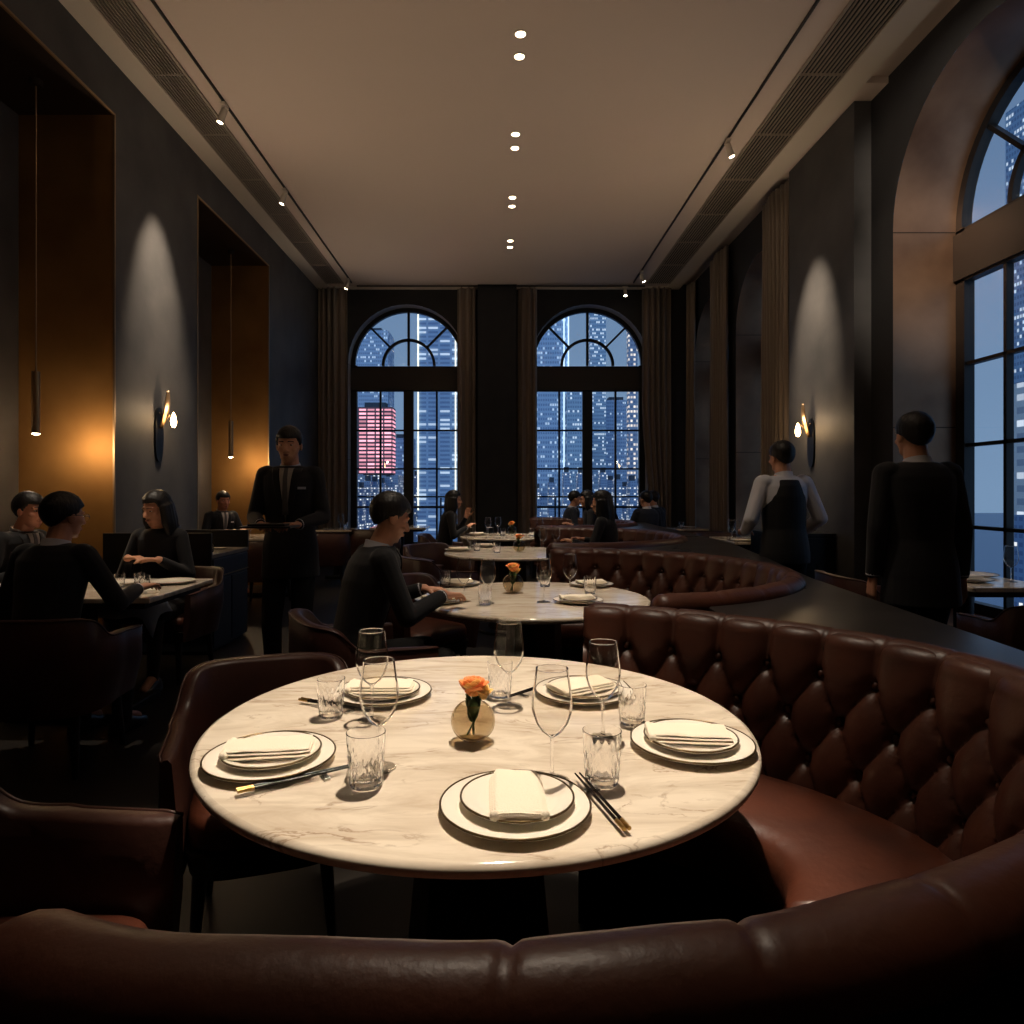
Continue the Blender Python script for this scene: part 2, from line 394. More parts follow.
def window(n, c, R, T, wall_d, frame_d, lining, lw=.012):
    """T(u,z,d): wall coordinates to world, d = depth behind the wall face"""
    bar = MB()
    def bx(u0, u1, z0, z1, dd=.03):
        vs = [T(u, z, d) for d in (frame_d - dd, frame_d + dd) for u, z in ((u0, z0), (u1, z0), (u1, z1), (u0, z1))]
        bar.add(vs, [(3, 2, 1, 0), (4, 5, 6, 7), (0, 1, 5, 4), (1, 2, 6, 5), (2, 3, 7, 6), (3, 0, 4, 7)])
    def arc(r, wd, a0=0, a1=PI, N=28, dd=.03):
        rings = []
        for i in range(N + 1):
            a = a0 + (a1 - a0) * i / N
            rings.append([T(c + q * math.cos(a), ZS + q * math.sin(a), d) for q, d in
                          ((r - wd, frame_d - dd), (r, frame_d - dd), (r, frame_d + dd), (r - wd, frame_d + dd))])
        bar.loft(rings)
    arc(R, .075, dd=.045); arc(R * .47, .05)
    bx(c - .022, c + .022, ZS, ZS + R)
    for s in (-1, 1):                           # diagonal glazing bars
        a = PI / 2 + s * PI / 4; p = [(R * .45), R - .05]
        dx, dz = math.cos(a), math.sin(a); nx, nz = -dz, dx; h = .018
        vs = [T(c + q * dx + t * nx * h, ZS + q * dz + t * nz * h, d) for d in (frame_d - .03, frame_d + .03) for q, t in ((p[0], -1), (p[1], -1), (p[1], 1), (p[0], 1))]
        bar.add(vs, [(3, 2, 1, 0), (4, 5, 6, 7), (0, 1, 5, 4), (1, 2, 6, 5), (2, 3, 7, 6), (3, 0, 4, 7)])
    bx(c - R, c + R, ZS - .05, ZS - .015, .045)
    for s in (-1, 1):
        bx(c + s * R, c + s * (R - .11), ZB, ZS, .045)
        mid = c + s * (.09 + (R - .11 - .09) / 2)
        bx(mid - .017, mid + .017, ZB, ZT)
    bx(c - .09, c + .09, ZB, ZT, .045)
    for z in (2.45, 1.74, 1.03): bx(c - R, c + R, z - .015, z + .015)
    bx(c - R, c + R, ZB, ZB + .09, .045); bx(c - R, c + R, ZT - .02, ZT, .045)
    fr = struct(bar.build('window_%d' % n, frame_m))
    t = MB(); bx_, bar_ = bx, bar
    bar = t; bx(c - R + .001, c + R - .001, ZT, ZS - .05, .07); t.build('transom', transom_m, fr)
    # glass: fanlight and the two casements
    def sheet(name, pts):
        g = MB(); n_ = len(pts)
        g.add([T(u, z, frame_d - .004) for u, z in pts] + [T(u, z, frame_d + .004) for u, z in pts],
              [tuple(range(n_)), tuple(range(2 * n_ - 1, n_ - 1, -1))] + [(i, (i + 1) % n_, n_ + (i + 1) % n_, n_ + i) for i in range(n_)])
        g.build(name, pane_m, fr)
    sheet('pane', [(c + (R - .04) * math.cos(PI * i / 20), ZS + .01 + (R - .04) * math.sin(PI * i / 20)) for i in range(21)])
    for s in (-1, 1): sheet('pane', [(c + s * .05, ZB + .02), (c + s * (R - .05), ZB + .02), (c + s * (R - .05), ZT), (c + s * .05, ZT)])
    # lining of the opening
    g = MB(); path = [(c - R, ZB)] + [(c - R, ZB + (ZS - ZB) * i / 6) for i in range(1, 7)] + \
        [(c + R * math.cos(PI - PI * i / 28), ZS + R * math.sin(PI - PI * i / 28)) for i in range(1, 28)] + [(c + R, ZS - (ZS - ZB) * i / 6) for i in range(0, 7)]
    rings = [[T(u, z, 0), T(u, z, wall_d)] for u, z in path]
    g.loft(rings, closed=False, cap=False); g.add([T(c - R, ZB, 0), T(c + R, ZB, 0), T(c + R, ZB, wall_d), T(c - R, ZB, wall_d)], [(0, 1, 2, 3)])
    g.build('lining', lining, fr, smooth=40)
    g = MB()                                    # joints of the lining panels
    for s in (-1, 1):
        for z in (ZS - .02, 1.9): 
            vs = [T(c + s * (R - q), z + e, d) for q in (0, .002) for e in (0, .008) for d in (0.0, frame_d - .05)]
            g.add(vs, [(0, 1, 3, 2), (4, 6, 7, 5), (0, 4, 5, 1), (2, 3, 7, 6), (0, 2, 6, 4), (1, 5, 7, 3)])
    g.build('panel_joint', bronze_dark, fr)
    return fr
TE = lambda u, z, d=0: Vector((u, YE + d, z))
TR = lambda u, z, d=0: Vector((XRW + d, u, z))
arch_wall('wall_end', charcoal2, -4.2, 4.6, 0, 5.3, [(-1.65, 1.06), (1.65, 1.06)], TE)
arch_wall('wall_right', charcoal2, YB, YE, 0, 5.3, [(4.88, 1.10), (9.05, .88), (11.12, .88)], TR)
window(1, -1.65, 1.06, TE, .36, .28, reveal_m)
window(2, 1.65, 1.06, TE, .36, .28, reveal_m)
window(3, 4.88, 1.10, TR, .68, .60, bronze)
window(4, 9.05, .88, TR, .68, .60, bronze)
window(5, 11.12, .88, TR, .68, .60, bronze)
# piers standing out from the walls
struct(MB().box2((XR, 6.33, 0), (XRW + .01, 7.75, H)).build('wall_pier_right', charcoal, bevel=.004))
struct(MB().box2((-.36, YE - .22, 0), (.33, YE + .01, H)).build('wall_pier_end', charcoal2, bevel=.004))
# ceiling with curtain pocket along the right side
g = MB(); g.box2((-5, YB, H), (XR - .06, YE, H + .1)); g.box2((XR - .06, 6.05, H), (XRW, 7.9, H + .1)); g.box2((XR - .06, YB, H + .06), (XRW + .02, YE, H + .14))
g.box2((XR - .07, YB, H), (XR - .06, 6.05, H + .06)); g.box2((XR - .07, 7.9, H), (XR - .06, YE, H + .06))
struct(g.build('ceiling', ceil_m))
g = MB()                                        # shallow bands that frame the ceiling
for x0, x1 in ((-3.25, -3.03), (3.03, 3.27)): g.box2((x0, YB, H - .03), (x1, YE - .001, H))
struct(g.build('trim_20', ceil_edge))
g = MB(); g.box2((-3.03, YE - .12, H - .03), (3.03, YE - .001, H)); struct(g.build('trim_21', ceil_edge))
for sgn, x0, x1, side in ((-1, -3.03, -2.73, 'left'), (1, 2.63, 3.03, 'right')):
    t = thing('ceiling_vent', 'long slatted air grille along the %s side of the ceiling' % side, 'vent', ((x0 + x1) / 2, 5, H), 0, 'ceiling grilles')
    MB().box2((x0 - (x0 + x1) / 2, -8.1, -.006), (x1 - (x0 + x1) / 2, 6.9, -.001)).build('backing', grille_bk, t)
    g = MB(); n = 11; wd = (x1 - x0)
    for i in range(n + 1):
        x = -wd / 2 + wd * i / n; e = .011 if i in (0, n) else .0045
        g.box2((x - e, -8.1, -.022), (x + e, 6.9, -.006))
    for j in range(15): g.box2((-wd / 2, -8.1 + j, -.023), (wd / 2, -8.1 + j + .012, -.005))
    g.build('slat', grille_m, t)
# lighting tracks with their heads
def track(label, x):
    t = thing('lighting_track', label, 'track', (x, 4.5, H), 0, 'lighting tracks')
    MB().box2((-.009, -7, -.02), (.009, 7.35, 0)).build('rail', black_metal, t)
track('thin black lighting track on the left half of the ceiling', -2.57)
track('thin black lighting track on the right half of the ceiling', 2.38)
tt = thing('lighting_track', 'short thin lighting track across the far end of the ceiling', 'track', (0, 11.95, H), 0, 'lighting tracks')
MB().box2((-2.5, -.012, -.05), (2.6, .012, -.03)).build('rail', black_metal, tt)
def track_head():
    t = thing('track_spotlight', '', 'spotlight')
    MB().box2((-.02, -.05, -.03), (.02, .05, 0)).build('adapter', ceil_edge, t, bevel=.003)
    MB().tube([(0, 0, -.03), (0, 0, -.06)], .008).build('stem', ceil_edge, t)
    R = Matrix.Rotation(.35, 3, 'Y'); a = Vector((0, 0, -.05)); d = R @ Vector((0, 0, -1))
    MB().tube([a, a + d * .13], [.03, .032], 16).build('housing', ceil_edge, t, smooth=40)
    MB().tube([a + d * .128, a + d * .133], [.026, .026], 16).build('lens', lens_m, t)
    return t
for lab, x, y, rz in (('white track spotlight, nearer of the two on the left ceiling track', -2.57, 6.35, 0), ('white track spotlight, farther of the two on the left ceiling track', -2.57, 8.15, 0),
                  ('white track spotlight on the middle of the right ceiling track', 2.38, 7.0, PI), ('small white track spotlight near the far end of the right ceiling track', 2.38, 11.2, PI),
                  ('small white spotlight on the far cross track above the right window', 2.25, 11.95, PI / 2), ('tiny white spotlight at the far end of the left ceiling track', -2.57, 11.6, 0)):
    inst('head', track_head, lab, (x, y, H - (.02 if abs(y - 11.95) > .01 else .05)), rz, 'track spotlights')
def downlight():
    t = thing('downlight', '', 'downlight')
    MB().lathe([(.040, .0), (.055, 0), (.057, -.006), (.040, -.008), (.038, .0)], 24).build('bezel', ceil_edge, t, smooth=40)
    MB().lathe([(.0001, -.003), (.040, -.003), (.040, 0), (.0001, 0)], 24).build('lens', down_m, t)
    return t
DL = [(2.45, 2.7), (3.9, 4.18), (5.4, 5.68), (6.92, 7.2), (8.42, 8.68), (9.88, 10.14)]
nm = ['overhead', 'second overhead', 'nearest visible', 'second visible', 'third visible', 'farthest']
for (a, b), q in zip(DL, nm):
    for y, w_ in ((a, 'nearer'), (b, 'farther')):
        inst('down', downlight, 'small round recessed downlight, %s one of the %s pair' % (w_, q), (.18, y, H), 0, 'ceiling downlights')

# curtains
def curtain(label, T, u0, u1, amp=.06, fold=.11, squeeze=None):
    n = max(12, int((u1 - u0) / fold * 10)); rows = 14; rings = []
    random.seed(int(abs(u0) * 100)); ph = random.random() * 6
    for k in range(rows + 1):
        z = 4.97 * k / rows + .015; r = []
        for i in range(n + 1):
            s = i / n; u = u0 + (u1 - u0) * s
            if squeeze: u = squeeze(u, z)
            d = amp * math.sin(2 * PI * (u1 - u0) / fold * s + .8 * math.sin(5 * s + ph)) * (.7 + .3 * math.sin(7 * s + ph)) + .01 * math.sin(z * 1.3 + 9 * s)
            r.append(T(u, z, d))
        rings.append(r)
    g = MB(); g.loft(rings, closed=False)
    o = g.build('curtain', curtain_m, smooth=180, solid=.006)
    return tag(o, label, 'curtain', 'floor length curtains')
CE = lambda u, z, d: Vector((u, YE - .09 + d, z))
CR = lambda u, z, d: Vector((XRW - .10 + d, u, z))
sq = lambda a, b: (lambda u, z: u + (0 if z > 2.8 else (b - 0) * ((2.8 - z) / 2.8) * (1 if True else 0)) * a(u))
curtain('taupe curtain in the left far corner beside the left window', CE, -3.22, -2.70)
curtain('taupe curtain between the left arched window and the central pier', CE, -.73, -.40)
curtain('taupe curtain between the central pier and the right arched window', CE, .36, .70)
curtain('taupe curtain flaring beside the right far window near the corner', CE, 2.58, 3.10, squeeze=lambda u, z: u + .30 * max(0, (2.9 - z) / 2.9) ** 1.5 * max(0, (3.10 - u) / .52))
curtain('grey taupe curtain hanging on the right wall in the far corner', CR, 11.75, 12.05)
curtain('grey taupe curtain between the two farther right wall windows', CR, 10.0, 10.75)
curtain('wide brown taupe curtain beside the right pier and its sconce', CR, 7.86, 8.70, fold=.10)

# wall sconces: dark oval plate, bent brass leaf, glowing bulb
def sconce(side):
    t = thing('wall_sconce', '', 'wall lamp')
    g = MB(); rings = []
    prof = []
    for i in range(40):
        a = 2 * PI * i / 40; prof.append((.075 * math.copysign(abs(math.cos(a)) ** .8, math.cos(a)), .26 * math.copysign(abs(math.sin(a)) ** .8, math.sin(a))))
    g.loft([[Vector((x, y, z - .21)) for y, z in prof] for x in (0, .018)]); g.build('back_plate', black_metal, t, smooth=30)
    g = MB(); rings = []                        # curved leaf rising and bending over the bulb
    for i in range(17):
        s = i / 16; z = -.15 + .36 * s; off = .03 + .10 * math.sin(s * PI * .5) * (1 - .35 * s); wd = .05 * math.sin(PI * (.12 + .85 * s)) + .004
        rings.append([Vector((off + .015 * math.cos(2 * (q / 4 - 1)) * 1.0, wd * (q / 4 - 1), z)) for q in range(9)])
    g.loft(rings, closed=False); g.build('shade', brass_trim, t, smooth=180, solid=.004)
    g = MB(); g.tube([(.015, 0, 0), (.07, 0, -.08), (.115, 0, -.02)], .006, 8); g.build('arm', brass_trim, t, smooth=60)
    g = MB(); g.lathe([(.0001, -.075), (.014, -.068), (.026, -.04), (.028, -.01), (.020, .03), (.010, .06), (.0001, .075)], 20, (.150, 0, -.07)); g.build('bulb', bulb_m, t, smooth=180)
    return t
inst('sconce', lambda: sconce(1), 'brass leaf wall sconce with dark oval plate on left pier', (XL, 6.45, 2.09), 0, 'wall sconces')
inst('sconce', None, 'brass leaf wall sconce with dark oval plate on right pier', (XR, 7.18, 2.06), PI, 'wall sconces')
# pendants in the niches
def pendant():
    t = thing('pendant_lamp', '', 'pendant lamp')
    MB().lathe([(.0001, 0), (.045, 0), (.045, -.05), (.0001, -.05)], 20).build('ceiling_cap', bronze_dark, t, smooth=40)
    MB().tube([(0, 0, -.05), (0, 0, -2.26)], .006, 8).build('rod', brass_trim, t, smooth=60)
    MB().lathe([(.0001, -2.26), (.030, -2.26), (.030, -2.74), (.026, -2.74), (.026, -2.70), (.0001, -2.70)], 20).build('shade', brass_trim, t, smooth=40)
    MB().lathe([(.0001, -2.705), (.024, -2.705), (.026, -2.745), (.0001, -2.755)], 20).build('bulb', lens_m, t, smooth=40)
    return t
inst('pendant', pendant, 'slim brass tube pendant lamp in the nearer left niche', (-3.58, 5.23, NZ - .012), 0, 'niche pendants')
inst('pendant', None, 'slim brass tube pendant lamp in the farther left niche', (-3.55, 8.97, NZ - .012), 0, 'niche pendants')

# ------------------------------------------------------------------ banquettes
def lerp_tab(tab, x):
    if x >= tab[0][0]: return tab[0][1]
    for (a, ra), (b, rb) in zip(tab[:-1], tab[1:]):
        if x >= b:
            t = (a - x) / (a - b); t = t * t * (3 - 2 * t); return ra + (rb - ra) * t
    return tab[-1][1]
COLW, ROWH = .175, .125
ROLLR = .058
def booth(label, C, rfun, a0, a1, step=.012, z_seat=.46, z_top=.865, buttons=True, group='curved tufted booths'):
    t = thing('booth_sofa', label, 'sofa', (C[0], C[1], 0), 0, group)
    # arc-length sampling of the rim curve
    N = 1400; P = []; s = 0; prev = None; S = []
    for i in range(N + 1):
        a = math.radians(a0 + (a1 - a0) * i / N); r = rfun(math.degrees(a)); p = Vector((r * math.cos(a), r * math.sin(a), 0))
        if prev is not None: s += (p - prev).length
        S.append((s, a, r)); prev = p
    total = s; n = int(total / step); smp = []; k = 0
    for i in range(n + 1):
        q = total * i / n
        while k < N and S[k + 1][0] < q: k += 1
        k = min(k, N - 1); f = (q - S[k][0]) / max(1e-9, S[k + 1][0] - S[k][0])
        smp.append((q, S[k][1] + (S[k + 1][1] - S[k][1]) * f, S[k][2] + (S[k + 1][2] - S[k][2]) * f))
    dirv = lambda a: Vector((math.cos(a), math.sin(a), 0))
    # tufted backrest
    z0, z1 = z_seat - .04, z_top + .0; rows = 44; rings = []
    def near_(q):
        k_ = min(n, max(0, int(round(q / total * n)))); return max(0, min(1, (-math.degrees(smp[k_][1]) - 18) / 30))
    def surf(q, zz):
        """inward bulge at arc q, height zz"""
        u = q / COLW; d = (z_top - .085 - zz) / (2 * ROWH)
        if d < 0:
            cr = abs(math.sin(PI * u)) ** .45; f = cr * min(1, 1.0 + d * .3)
            f = f
        else:
            A = abs(math.sin(PI * (u + d))); B = abs(math.sin(PI * (u - d)))
            f = (A * B) ** .42
        # button pits
        pit = 0
        for kk in range(-1, 5):
            v = kk / 2; du = (u - kk / 2); du -= round(du); 
            if kk < 0: continue
            rr = math.hypot(du * COLW, (d - v) * 2 * ROWH); pit += math.exp(-(rr / .020) ** 2)
        top_ = max(0, min(1, (zz - (z_top - .09)) / .05)) * near_(q)
        return (.040 * f - .026 * min(1, pit)) * (1 - top_) - .02 * top_
    for j in range(rows + 1):
        zz = z0 + (z1 - z0) * j / rows; hh = (zz - z0) / (z1 - z0)
        base = -.15 + .112 * hh; rings.append([dirv(a) * (r + base - surf(q, zz)) + Vector((0, 0, zz)) for q, a, r in smp])
    for k_ in range(1, 9):
        ph = PI / 2 * k_ / 8; rings.append([dirv(a) * (r - .038 - surf(q, z_top - .01) - .046 * (math.cos(ph) - 1) * 1.0) + Vector((0, 0, z_top + .046 * math.sin(ph) * (1 - .5 * near_(q)) - .010 * (1 - abs(math.sin(PI * q / COLW)) ** .5))) for q, a, r in smp])
    g = MB(); g.loft(rings, closed=False)
    g.build('backrest', leather, t, smooth=180)
    if buttons:
        bm_ = None; cnt = 0; pts = []
        for kk in range(0, 3):
            i = 0
            for i in range(0, int(total / COLW) + 1):
                q = (i + (kk % 2) / 2) * COLW; zz = z_top - .085 - kk * ROWH
                if q < .03 or q > total - .03: continue
                k_ = min(n, int(q / total * n)); _, a, r = smp[k_]
                pts.append((q, a, r, zz))
        for q, a, r, zz in pts[:99]:
            hh = (zz - z0) / (z1 - z0); base = -.15 + .10 * hh
            p = dirv(a) * (r + base + .012) + Vector((0, 0, zz))
            if bm_ is None:
                bm_ = MB().ell((0, 0, 0), (.009, .012, .012), nu=10, nv=6).build('button', leather, t, smooth=180); b_ = bm_
            else:
                b_ = bm_.copy(); col.objects.link(b_); b_.parent = t
            b_.location = p; b_.rotation_euler = (0, 0, a)
    # rolled top edge
    rings = []; seams = [i * COLW for i in range(1, int(total * .42 / COLW))]; seams += [seams[-1] + .245 * i for i in range(1, int(total * .58 / .245) + 1)]
    M = 20
    for q, a, r in smp:
        ds = min(abs(q - x) for x in seams); rr = ROLLR * (.93 + .07 * near_(q)) * (1 - .10 * math.exp(-(ds / .007) ** 2) + .02 * math.sin(q * 19) - .02 * math.exp(-(ds / .05) ** 2))
        e = min(q, total - q)
        if e < .05: rr *= math.sqrt(max(.05, 1 - (1 - e / .05) ** 2))
        D = dirv(a); c = D * (r + .004 - .020 * near_(q)) + Vector((0, 0, z_top))
        rings.append([c + D * (math.cos(2 * PI * j / M) * rr * 1.06) + Vector((0, 0, math.sin(2 * PI * j / M) * rr)) for j in range(M)])
    g = MB(); g.loft(rings); g.build('top_roll', leather, t, smooth=180)
    # seat cushion ring
    rings = []
    cs = [total * (i + .5) / max(2, round(total / 1.2)) for i in range(max(2, round(total / 1.2)))]
    for q, a, r in smp[::2]:
        D = dirv(a); ro = r - .13; ri = max(.20, r - .58)
        ds = min(abs(q - x) for x in cs); sink = .012 * math.exp(-(ds / .012) ** 2); e = min(q, total - q)
        ed = .02 * (1 - min(1, e / .04)) ** 2
        prof = [(ro, .30), (ro, z_seat - .02), (ro - .05, z_seat + .004)] + [(ro + (ri - ro) * x, z_seat + .012 + .006 * math.sin(x * PI) + .003 * noise.noise(Vector((q * 3, x * 3, 1)))) for x in (.25, .45, .65, .85)] + \
               [(ri + .03, z_seat + .004), (ri + .008, z_seat - .015), (ri, z_seat - .05), (ri + .004, z_seat - .11), (ri + .02, .30)]
        rings.append([D * x + Vector((0, 0, z - (sink + ed if z > .32 else 0))) for x, z in prof])
    g = MB(); g.loft(rings); g.build('seat', leather_seat, t, smooth=50)
    # plinth and outer shell
    rings = [[dirv(a) * (r - .2) + Vector((0, 0, .02)), dirv(a) * (r - .2) + Vector((0, 0, .3)), dirv(a) * max(.24, r - .52) + Vector((0, 0, .3)), dirv(a) * max(.24, r - .52) + Vector((0, 0, .02))] for q, a, r in smp[::4]]
    MB().loft(rings).build('plinth', cabinet_blk, t)
    rings = [[dirv(a) * (r - .045) + Vector((0, 0, .0)), dirv(a) * (r + .035) + Vector((0, 0, 0)), dirv(a) * (r + .045) + Vector((0, 0, z_top)), dirv(a) * (r - .045) + Vector((0, 0, z_top))] for q, a, r in smp[::4]]
    MB().loft(rings).build('outer_panel', leather_booth_out, t, smooth=30)
    return t
tab1 = [(83, .95), (68, .94), (45, .935), (28, .99), (14, 1.045), (1.4, 1.09), (-30, 1.04), (-58, .975), (-69, .972), (-80.5, .995), (-94.6, 1.03), (-104, 1.07), (-113, 1.12), (-127, 1.22)]
def r1(d): # smooth the measured radii a little
    return sum(lerp_tab(tab1, d + k * 4) for k in (-2, -1, 0, 1, 2)) / 5
BO = [((.43, 3.90), 1.17), ((.50, 6.72), 1.28), ((.55, 9.45), 1.32)]
booth('nearest curved brown leather booth with tufted back around the front table', (.18, 1.65), r1, 81, -126, step=.009)
booth('second curved tufted leather booth directly behind the nearest one', BO[0][0], lambda d: BO[0][1], 92, -80, step=.018)
booth('third curved tufted leather booth, woman with long hair seated in it', BO[1][0], lambda d: BO[1][1], 90, -95, step=.03)
booth('farthest curved leather booth below the right window', BO[2][0], lambda d: BO[2][1], 92, -95, step=.04)

# low partition with a dark stone top filling in behind the booths
def ledge():
    allb = [((.18, 1.65), 1.0)] + BO
    outer = [(1.62, .2), (1.56, 1.2), (1.53, 1.95), (1.68, 3.66), (1.88, 4.8), (2.06, 5.95), (2.10, 8), (2.14, 10.9)]
    def ox(y):
        for (xa, ya), (xb, yb) in zip(outer[:-1], outer[1:]):
            if ya <= y <= yb: return xa + (xb - xa) * (y - ya) / (yb - ya)
        return outer[-1][0]
    rings_t = []; ys = [.5 + i * .03 for i in range(int(10.3 / .03))]
    for y in ys:
        xi = .85
        for i, (c, R) in enumerate(allb):
            if i == 0:
                # measured curve of the nearest booth
                best = None
                for d in range(-86, 84, 1):
                    r = r1(d) + .06; yy = c[1] + r * math.sin(math.radians(d))
                    if abs(yy - y) < .035: best = max(best or -9, c[0] + r * math.cos(math.radians(d)))
                if best: xi = max(xi, best)
            else:
                r = R + .06
                if abs(y - c[1]) < r: xi = max(xi, c[0] + math.sqrt(r * r - (y - c[1]) ** 2))
        xo = max(ox(y), xi + .02)
        rings_t.append((xi, xo, y))
    g = MB(); g.loft([[Vector((a, y, .845)), Vector((b + .015, y, .845)), Vector((b + .015, y, .875)), Vector((a, y, .875))] for a, b, y in rings_t])
    t = thing('low_partition', 'low curved partition with dark stone top behind the booths', 'partition', (1.6, 4, 0))
    o = g.build('top', stone_top, t); o.location = (-1.6, -4, 0)
    g = MB(); g.loft([[Vector((a + .01, y, 0)), Vector((b, y, 0)), Vector((b, y, .845)), Vector((a + .01, y, .845))] for a, b, y in rings_t])
    o = g.build('body', cabinet_blk, t); o.location = (-1.6, -4, 0)
ledge()

# ------------------------------------------------------------------ tables
TZ = .75
def round_table(label, x, y, R):
    t = thing('round_table', label, 'table', (x, y, 0), 0, 'round marble dining tables')
    MB().lathe([(.0001, TZ), (R * .5, TZ), (R - .018, TZ), (R - .0125, TZ), (R - .012, TZ - .0001), (R - .003, TZ - .004), (R, TZ - .012), (R - .003, TZ - .022), (R - .03, TZ - .032), (.0001, TZ - .032)], 128).build('tabletop', marble_m, t, smooth=50)
    MB().lathe([(.0001, TZ - .032), (R * .62, TZ - .032), (R * .62, TZ - .05), (.0001, TZ - .05)], 48).build('support_disc', black_metal, t, smooth=40)
    MB().lathe([(.0001, TZ - .05), (.15, TZ - .05), (.155, .5), (.19, .12), (.22, .02), (.0001, .02)], 8).build('pedestal', wood_dark, t, smooth=20)
    MB().lathe([(.0001, .025), (.33, .025), (.34, .012), (.34, 0), (.0001, 0)], 48).build('base', black_metal, t, smooth=40)
    return t
TB = [(-.05, 1.765, .69), (.20, 3.78, .64), (.12, 6.55, .64), (.12, 8.85, .62)]
for q, lab in zip(TB, ('large round marble table in the foreground with five place settings', 'second round marble table, man in dark suit at its left side',
                       'third round marble table in the row of booths', 'fourth round marble table in the row, woman at its left')):
    round_table(lab, *q)
def sq_table(label, x0, x1, y0, y1, m=marble_m):
    t = thing('square_table', label, 'table', ((x0 + x1) / 2, (y0 + y1) / 2, 0), 0, 'square dining tables')
    w, d = x1 - x0, y1 - y0
    MB().box((0, 0, TZ - .015), (w, d, .03)).build('tabletop', m, t, bevel=.006)
    MB().box((0, 0, TZ - .05), (w - .12, d - .12, .04)).build('apron', wood_dark, t)
    MB().lathe([(.0001, TZ - .07), (.06, TZ - .07), (.06, .05), (.0001, .05)], 20).build('pedestal', black_metal, t, smooth=40)
    MB().box((0, 0, .025), (w * .55, d * .6, .05)).build('base', black_metal, t, bevel=.01)
    return t
sq_table('pale marble table at left where three guests dine', -3.14, -1.93, 3.74, 4.58)
sq_table('small marble table in the farther left niche', -3.35, -2.45, 8.35, 9.2)
sq_table('small pale table beside the right near window', 2.92, 3.46, 4.15, 5.10)
sq_table('tiny marble table on the left side before the far corner', -2.75, -2.2, 10.1, 10.7)
sq_table('marble table below the left far window', -2.05, -1.15, 10.75, 11.4)
sq_table('pale marble table by the right wall in front of the waistcoated waiter', 2.72, 3.3, 7.75, 8.7)
sq_table('small table in the far right corner by the curtains', 2.75, 3.25, 10.4, 11.0)

# ------------------------------------------------------------------ armchairs
def armchair():
    t = thing('armchair', '', 'chair')
    W, D = .30, .29                              # half sizes; faces +Y
    # plan path: front tip of right arm, round the back, to the front tip of the left arm
    path = []; n = 60
    for i in range(n + 1):
        s = i / n
        a = -PI * s                             # 0 .. -PI
        ex = .55
        x = W * math.copysign(abs(math.cos(a)) ** ex, math.cos(a)); y = -.02 - (D - .02) * abs(math.sin(a)) ** ex
        path.append((x, y, s))
    pre = [(W - .01, .24 - .26 * i / 6, 0) for i in range(6)]; post = [(-x, y, 1) for x, y, _ in reversed(pre)]
    path = pre + path + post
    def top(x, y):
        b = 1 / (1 + math.exp((y + .17) / .022))
        return .645 + .115 * b - .015 * max(0, y) / .24
    rings = []; m = len(path); edge = []
    for i, (x, y, s) in enumerate(path):
        a = path[max(0, i - 1)]; b = path[min(m - 1, i + 1)]; tx, ty = b[0] - a[0], b[1] - a[1]; L = math.hypot(tx, ty); nx, ny = -ty / L, tx / L   # outward? fixed below
        if nx * x + ny * (y + .0) < 0 and abs(x) + abs(y) > .05: nx, ny = -nx, -ny
        if i < 6: nx, ny = 1, 0
        if i >= m - 6: nx, ny = -1, 0
        z1 = top(x, y); z0 = .30; th = .03; fl = .02
        if i == 0 or i == m - 1: th = .018
        rings.append([Vector((x - nx * th, y - ny * th, z0)), Vector((x + nx * (th - .02), y + ny * (th - .02), z0)), Vector((x + nx * (th + fl), y + ny * (th + fl), (z0 + z1) / 2)),
                      Vector((x + nx * (th + fl), y + ny * (th + fl), z1 - .012)), Vector((x + nx * (th + fl - .012), y + ny * (th + fl - .012), z1)), Vector((x - nx * (th - fl - .012), y - ny * (th - fl - .012), z1)),
                      Vector((x - nx * (th - fl), y - ny * (th - fl), z1 - .012)), Vector((x - nx * (th - .004), y - ny * (th - .004), (z0 + z1) / 2))])
        edge.append(Vector((x + nx * (th + fl - .002), y + ny * (th + fl - .002), z1 - .004)))
    g = MB(); g.loft(rings); g.build('backrest', leather_dark, t, smooth=60)
    g = MB(); g.tube(edge, .005, 8); g.build('piping', leather_dark, t, smooth=180)
    # seat cushion
    rings = []
    for z, k in ((.36, .93), (.375, 1.0), (.43, 1.0), (.455, .96), (.467, .8), (.472, .5), (.474, .02)):
        r = []
        for i in range(40):
            a = 2 * PI * i / 40; c, s_ = math.cos(a), math.sin(a)
            r.append(Vector((.262 * k * math.copysign(abs(c) ** .45, c), .0 + .255 * k * math.copysign(abs(s_) ** .45, s_), z)))
        rings.append(r)
    g = MB(); g.loft(rings); g.build('seat', leather_seat, t, smooth=60)
    rings = []
    for z, k in ((.29, .95), (.36, 1.0)):
        rings.append([Vector((.275 * k * math.copysign(abs(math.cos(2 * PI * i / 40)) ** .45, math.cos(2 * PI * i / 40)), .265 * k * math.copysign(abs(math.sin(2 * PI * i / 40)) ** .45, math.sin(2 * PI * i / 40)), z)) for i in range(40)])
    g = MB(); g.loft(rings); g.build('seat_frame', wood_dark, t, smooth=40)
    for sx in (-1, 1):
        for sy in (-1, 1):
            g = MB(); g.tube([(sx * .21, sy * .19, .30), (sx * .235, sy * .225, 0)], [.026, .014], 10); g.build('leg', wood_dark, t, smooth=40)
    return t
face = lambda x, y, tx, ty: math.atan2(ty - y, tx - x) - PI / 2
